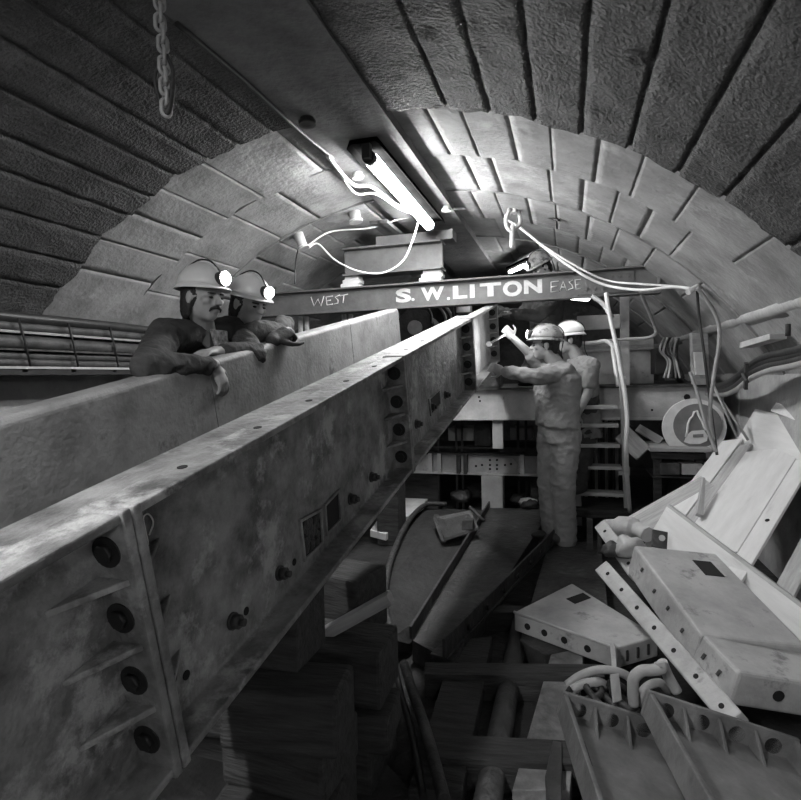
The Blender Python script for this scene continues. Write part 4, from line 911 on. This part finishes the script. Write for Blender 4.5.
def person(label, J, look, up=(0, 0, 1), dress={}, pos=None, hands=(), gloves=False):
    base = V(((J['al']+J['ar'])/2).to_tuple()); base.z = min(J['al'].z, J['ar'].z)-.08
    root = thing('person', label, 'person', base)
    f, u, r = basis(look, up); lat = J['sr']-J['sl']; frn = u.cross(V((0, 0, 1))) if False else V((0, 0, 1)).cross(lat)
    if frn.length < .01: frn = V(f)
    tf = (J['che']-J['pel']).normalized().cross(lat).normalized()
    b = MB(); H_ = J['head']; head_mesh(b, H_, f, u, r)
    b.cap(J['nek']-V((0, 0, .02)), .062, H_-f*.02-u*.06, .056)
    torso(b, J['pel'], J['che'], J['nek'], lat, tf, -.012)
    for s in 'lr':
        b.cap(J['s'+s], .052, J['e'+s], .040); b.cap(J['e'+s], .041, J['w'+s], .028)
        b.cap(J['h'+s], .082, J['k'+s], .052); b.cap(J['k'+s], .055, J['a'+s], .036); 
        toe = J['a'+s]+tf*.14-V((0, 0, .05)); b.cap(J['a'+s]-V((0, 0, .03)), .036, toe, .032)
    for s, hd in hands:
        hand(b, J['w'+s], *hd)
    body = obj('body', remeshed(b, .0065, 3), dress.get('skin', 'skin'), root)
    # eyes, brows and hair
    e = MB()
    for s in (-1, 1): e.ell(H_+f*.084+r*.031*s-u*.006, r*.011, f*.010, u*.006, 10, 6)
    obj('eyes', e, 'eye', root)
    hr_ = MB()
    for s in (-1, 1): hr_.cap(H_+f*.094+r*.018*s+u*.012, .005, H_+f*.083+r*.048*s+u*.013, .0035, 6)
    obj('eyebrows', hr_, 'hair', root)
    if dress.get('hair', 1):
        hb = MB(); L_ = dress.get('hair_len', .05)
        hk = dress.get('hair_k', 1); hb.ell(H_-f*.022+u*.028, r*.083, f*.095, u*.088, 18, 10)
        cut = MB(); 
        for s in ((-1, 1) if L_ > .03 else ()):
            hb.ell(H_-f*.032-u*L_*.5+r*.068*s, r*.017, f*.036, u*(.04+L_*.6), 12, 8)
        hb.ell(H_-f*.075-u*L_*.6, r*.065, f*.035, u*(.06+L_*.6), 14, 8)
        hb.v = [p-f*max(0, (p-H_).dot(f)-.035)*1.0 for p in hb.v]
        obj('hair', remeshed(hb, .008, 3, .003, 3, 40), 'hair', root)
    if dress.get('moustache'):
        ms = MB()
        for s in (-1, 1): ms.cap(H_+f*.098-u*.049, .010, H_+f*.085-u*.058+r*.030*s, .007, 8); ms.cap(H_+f*.085-u*.058+r*.030*s, .007, H_+f*.078-u*.072+r*.034*s, .004, 8)
        obj('moustache', remeshed(ms, .004, 2), 'hair', root)
    # trousers or legs of overalls
    t = MB(); torso(t, J['pel'], J['che'].lerp(J['pel'], .55), J['che'].lerp(J['pel'], .3), lat, tf, .012, -.08)
    for s in 'lr':
        lk = dress.get('leg_k', 1.0); t.cap(J['h'+s], .100*lk, J['k'+s], .078*lk); t.cap(J['k'+s], .078*lk, J['a'+s]-V((0, 0, dress.get('leg_drop', .01))), .070*lk if not dress.get('tall_boots') else .05)
    lm = dress.get('legs', 'trousers')
    if not dress.get('overall'): obj('trousers', remeshed(t, .012, 3, .006, 2, 10), lm, root)
    # jacket
    jb = MB(); torso(jb, J['pel'], J['che'], J['nek'], lat, tf, dress.get('grow', .018), dress.get('hem', -.10))
    sl = dress.get('sleeve', {})
    for s in 'lr':
        full = sl.get(s, 1.0)
        jb.cap(J['s'+s], .074, J['e'+s] if full > .5 else J['s'+s].lerp(J['e'+s], full*2), .060)
        if full > .5: jb.cap(J['e'+s], .060, J['e'+s].lerp(J['w'+s], min(1, (full-.5)*2)), .046)
        jb.cap(J['s'+s], .076, J['nek'].lerp(J['s'+s], .35)-V((0, 0, .03)), .07)
    if dress.get('overall'): jb.v += []; off = len(jb.v); jb.add(t.v, t.f)
    jk = obj(dress.get('top_name', 'jacket'), remeshed(jb, .010, 3, dress.get('wr', .007), 5, dress.get('ws', 13)), dress.get('top', 'jacket'), root)
    if dress.get('collar'):
        cb_ = MB(); n0 = J['nek']
        for s in (-1, 1):
            rr_ = r*s
            cb_.prism([n0+tf*.085-V((0, 0, .12))+rr_*.008, n0+tf*.075+rr_*.05-V((0, 0, .02)), n0+tf*.02+rr_*.085+V((0, 0, .03)), n0+tf*.03+rr_*.105-V((0, 0, .04)), n0+tf*.10+rr_*.075-V((0, 0, .10))], tf*.010+V((0, 0, .004)))
        obj('collar', cb_, 'jacket_worn', jk)
        sh2 = MB().prism([n0+tf*.082-r*.05+V((0, 0, .0)), n0+tf*.082+r*.05+V((0, 0, .0)), n0+tf*.118-V((0, 0, .20))+r*.02, n0+tf*.118-V((0, 0, .20))-r*.02], tf*.022)
        obj('check_shirt', sh2, 'check_shirt', root, bevel=.004)
    # boots
    for s in 'lr':
        bo = MB(); a_ = J['a'+s]
        top_ = a_.lerp(J['k'+s], .75 if dress.get('tall_boots') else .28)
        bo.cap(top_, .066, a_, .055); bo.ell(a_+tf*.07-V((0, 0, .05)), lat.normalized()*.05, tf*.13, V((0, 0, .04))); bo.ell(a_-V((0, 0, .03)), lat.normalized()*.048, tf*.06, V((0, 0, .05)))
        obj('boot', remeshed(bo, .010, 2), 'boot', root)
    # helmet
    hm = dress.get('helmet', 'helmet'); tilt = dress.get('tilt', 0)
    hu = (u*math.cos(tilt)-f*math.sin(tilt)).normalized(); hf = hu.cross(-r) if hu.cross(-r).dot(f) > 0 else hu.cross(r)
    hc_ = H_+hu*.050-f*.008
    rings = []
    for k_ in range(9):
        ph = PI/2*k_/8.4; rings.append([hc_+hu*(.112*math.sin(ph))+(r*math.cos(2*PI*j/28)*.103+hf*math.sin(2*PI*j/28)*.126)*math.cos(ph) for j in range(28)])
    inn = [[hc_+(p-hc_)*.95 for p in rg] for rg in rings]
    he = obj('helmet', MB().loft(inn[::-1]+rings), hm, root)
    br_ = MB(); ro = []
    for sc, dz in ((1.0, .006), (1.08, -.002), (1.16, -.012), (1.15, -.017), (1.0, -.004)):
        ro.append([hc_+hu*(dz-.006*max(0, math.sin(2*PI*j/28)))+(r*math.cos(2*PI*j/28)*.103*(1+(sc-1)*.6)+hf*math.sin(2*PI*j/28)*.126*(1+(sc-1)*(1.5 if math.sin(2*PI*j/28) > 0 else .8))) for j in range(28)])
    obj('brim', br_.loft(ro, False), hm, he)
    rb = MB().tube([hc_+hu*(.113*math.sin(t_)+.002)+hf*math.cos(t_)*.127 for t_ in (PI*k_/16 for k_ in range(1, 16))], .007, 6)
    obj('ridge', rb, hm, he)
    lc = hc_+hf*.128+hu*.030
    lp = obj('head_lamp', MB().cyl(lc-hf*.02, lc+hf*.022, .030, .036, 20), 'dark_steel', root)
    if dress.get('beam'):
        ld_ = bpy.data.lights.new('head_lamp_beam', 'SPOT'); ld_.energy = dress['beam'][1]; ld_.spot_size = 1.5; ld_.spot_blend = .8; ld_.shadow_soft_size = .03
        lo_ = bpy.data.objects.new('head_lamp_beam', ld_); COL.objects.link(lo_); lo_.location = lc+hf*.045; lo_.rotation_euler = (dress['beam'][0]-lo_.location).to_track_quat('-Z', 'Y').to_euler()
    obj('lens', MB().ell(lc+hf*.024, r*.033, hu*.033, hf*.008, 18, 8), dress.get('glow', 'lamp_glow'), lp, label='lit lamp glass')
    obj('lamp_cord', MB().tube(bezier([lc-hf*.01+hu*.03, hc_+hu*.118+hf*.05, hc_+hu*.12-hf*.04, hc_+hu*.05-hf*.128, H_-f*.13-u*.10, J['che']-tf*.14+V((0, 0, .1))]), .0045, 6), 'black', he)
    for s, hd in hands:
        if s in dress.get('gloves', ''):
            g = MB(); hand(g, J['w'+s], hd[0], hd[1], hd[2], hd[3], hd[4] if len(hd) > 4 else 1, 1.25); g.cap(J['w'+s], .040, J['w'+s].lerp(J['e'+s], .15), .042)
            obj('glove', remeshed(g, .006, 2), 'glove', root)
    return root
XF = BG(0, 0, 0).x
def topz(Y): return BG(0, 0, 0).z+(Y-BG(0, 0, 0).y)*GD.z/GD.y    # height of the girder's top at Y
# man with moustache
def on_top(px, py, X, r):
    p = XP(px, py, X); return p
J = dict(head=XP(203, 297, -1.66), nek=XP(203, 327, -1.74), che=XP(198, 356, -1.85), pel=V((-1.99, 2.24, .88)),
    sr=XP(166, 334, -1.75), sl=XP(231, 330, -1.72),
    er=XP(147, 367, -1.56), el=XP(255, 354, -1.52),
    wr=XP(214, 365, -1.49), wl=XP(214, 352, -1.58),
    hr=V((-1.99, 2.14, .90)), hl=V((-1.99, 2.34, .90)), kr=V((-1.95, 2.12, .48)), kl=V((-1.95, 2.36, .48)), ar=V((-2.02, 2.11, .09)), al=V((-2.02, 2.37, .09)))
person('moustached man in dark jacket leaning folded arms on the smooth girder', J, (.86, -.16, -.06), (.06, 0, 1),
    dict(helmet='helmet', moustache=1, hair_len=.065, collar=1, sleeve=dict(l=.86, r=.93), tilt=.02), hands=(('r', ((.28, .30, -.9), (-.9, .1, -.3), 1, .5)), ('l', ((.15, -.98, -.05), (0, 0, -1), -1, .35))))
# young man beside him
hd_ = P(249, 304, 3.02)
J = dict(head=hd_, nek=hd_+V((-.10, .02, -.20)), che=hd_+V((-.22, .04, -.42)), pel=V((-2.02, hd_.y+.05, .95)),
    sr=hd_+V((-.12, -.19, -.27)), sl=hd_+V((-.09, .24, -.26)),
    er=V((-1.60, 2.66, topz(2.66)+.06)), el=V((-1.60, 2.98, topz(2.98)+.06)),
    wr=V((-1.56, 2.80, topz(2.80)+.06)), wl=XP(273, 341, -1.50),
    hr=V((-2.02, hd_.y-.06, .92)), hl=V((-2.02, hd_.y+.15, .92)), kr=V((-1.98, hd_.y-.08, .49)), kl=V((-1.98, hd_.y+.16, .49)), ar=V((-2.03, hd_.y-.08, .09)), al=V((-2.03, hd_.y+.16, .09)))
person('young man in dark jacket with gloved fist on the smooth girder, beside the moustached man', J, (.86, -.28, -.22), (.1, 0, 1),
    dict(helmet='helmet', hair_len=.07, gloves='l', sleeve=dict(l=.9, r=.9), top='jacket_worn'), hands=(('l', ((.35, .62, .42), (-.3, .4, -.6), -1, 1.5)), ('r', ((.3, .9, 0), (0, 0, -1), 1, .6))))
# man working at the girder end, seen from behind his left shoulder
T1 = 4.42
hd_ = P(545, 345, T1+.02)
J = dict(head=hd_, nek=P(557, 362, T1+.02), che=P(558, 388, T1+.02), pel=P(557, 432, T1+.03),
    sl=P(566, 373, T1-.10), sr=P(549, 372, T1+.17), el=P(536, 377, T1-.20), wl=P(504, 371, T1-.12), er=P(533, 357, T1+.15), wr=P(513, 338, T1+.15),
    hl=P(566, 436, T1-.04), hr=P(552, 436, T1+.08), kl=P(563, 482, T1-.03), kr=P(549, 481, T1+.10), al=F(566, 531, .09), ar=F(553, 528, .09))
person('man in pale work overalls reaching up to bolt the girder end, seen from behind', J, (-.98, -.06, .03), (0, 0, 1),
    dict(helmet='helmet_dirty', overall=1, beam=(P(484, 345, 4.5), 4.5), grow=.04, leg_k=1.18, hair_k=.9, top='coverall', top_name='overalls', legs='coverall', hair=1, hair_len=.02, sleeve=dict(l=.95, r=.55), leg_drop=.06, glow='small_glow', hem=.05, wr=.008, ws=9, tilt=.05),
    hands=(('l', ((-.8, .25, .25), (-.3, .9, .1), 1, .4)), ('r', ((-.5, .25, .6), (-.3, .9, .2), -1, .5))))
# man behind him with short sleeves
T2 = 4.95
hd_ = P(569, 340, T2)
J = dict(head=hd_, nek=P(578, 357, T2), che=P(581, 380, T2), pel=P(584, 425, T2+.02),
    sl=P(591, 366, T2-.16), sr=P(574, 366, T2+.16), el=P(588, 393, T2-.20), wl=P(578, 414, T2-.22), er=P(565, 385, T2+.2), wr=P(550, 375, T2+.2),
    hl=P(587, 428, T2-.06), hr=P(578, 428, T2+.08), kl=P(583, 462, T2-.06), kr=P(574, 462, T2+.10), al=P(581, 484, T2-.08), ar=P(571, 487, T2+.10))
person('man in short sleeved shirt standing on the ladder foot behind the man in overalls', J, (-.9, -.05, -.05), (0, 0, 1),
    dict(helmet='helmet', top='shirt', top_name='shirt', legs='trousers', hair_len=.02, sleeve=dict(l=.34, r=.34), tall_boots=1, beam=(P(470, 350, 4.4), 3), glow='small_glow'),
    hands=(('l', ((-.3, .0, -.8), (-.3, .9, 0), 1, .4)), ('r', ((-.8, .2, .2), (0, 0, -1), -1, .4))))
# man up on the platform behind the beam
hd_ = YP(541, 268, 5.75)
J = dict(head=hd_, nek=hd_+V((.06, .05, -.20)), che=hd_+V((.05, .10, -.46)), pel=hd_+V((.02, .22, -.86)),
    sl=hd_+V((.17, -.10, -.28)), sr=hd_+V((-.08, .22, -.28)), el=hd_+V((-.02, -.28, -.50)), wl=hd_+V((-.24, -.30, -.46)), er=hd_+V((-.22, .1, -.46)), wr=hd_+V((-.42, -.06, -.40)),
    hl=hd_+V((.10, .2, -.90)), hr=hd_+V((-.08, .26, -.90)), kl=hd_+V((.02, -.02, -1.08)), kr=hd_+V((-.18, .06, -1.08)), al=V((hd_.x+.1, hd_.y+.2, DZ+.09)), ar=V((hd_.x-.1, hd_.y+.26, DZ+.09)))
person('man in dark jacket crouching on the platform behind the lettered beam', J, (-.75, -.5, -.45), (0, 0, 1),
    dict(helmet='helmet_dirty', top='jacket_worn', hair_len=.02, glow='lamp_glow'), hands=(('l', ((-.8, 0, .1), (0, 0, -1), 1, .5)), ('r', ((-.8, -.3, .1), (0, 0, -1), -1, .5))))
# spanner in the raised hand
p = P(508, 331, T1+.17); obj('spanner', MB().cyl(p+V((-.02, -.03, -.03)), p+V((-.16, .02, -.10)), .010, n=8).cyl(p+V((-.16, .0, -.10)), p+V((-.16, .05, -.10)), .024, n=6), 'pale_steel', label='spanner in the raised hand at the girder end', cat='spanner')
W_ = bpy.data.worlds.new('world'); SC.world = W_; W_.use_nodes = True; W_.node_tree.nodes['Background'].inputs[0].default_value = (.02, .02, .02, 1); W_.node_tree.nodes['Background'].inputs[1].default_value = 1
SC.view_settings.exposure = 1.8
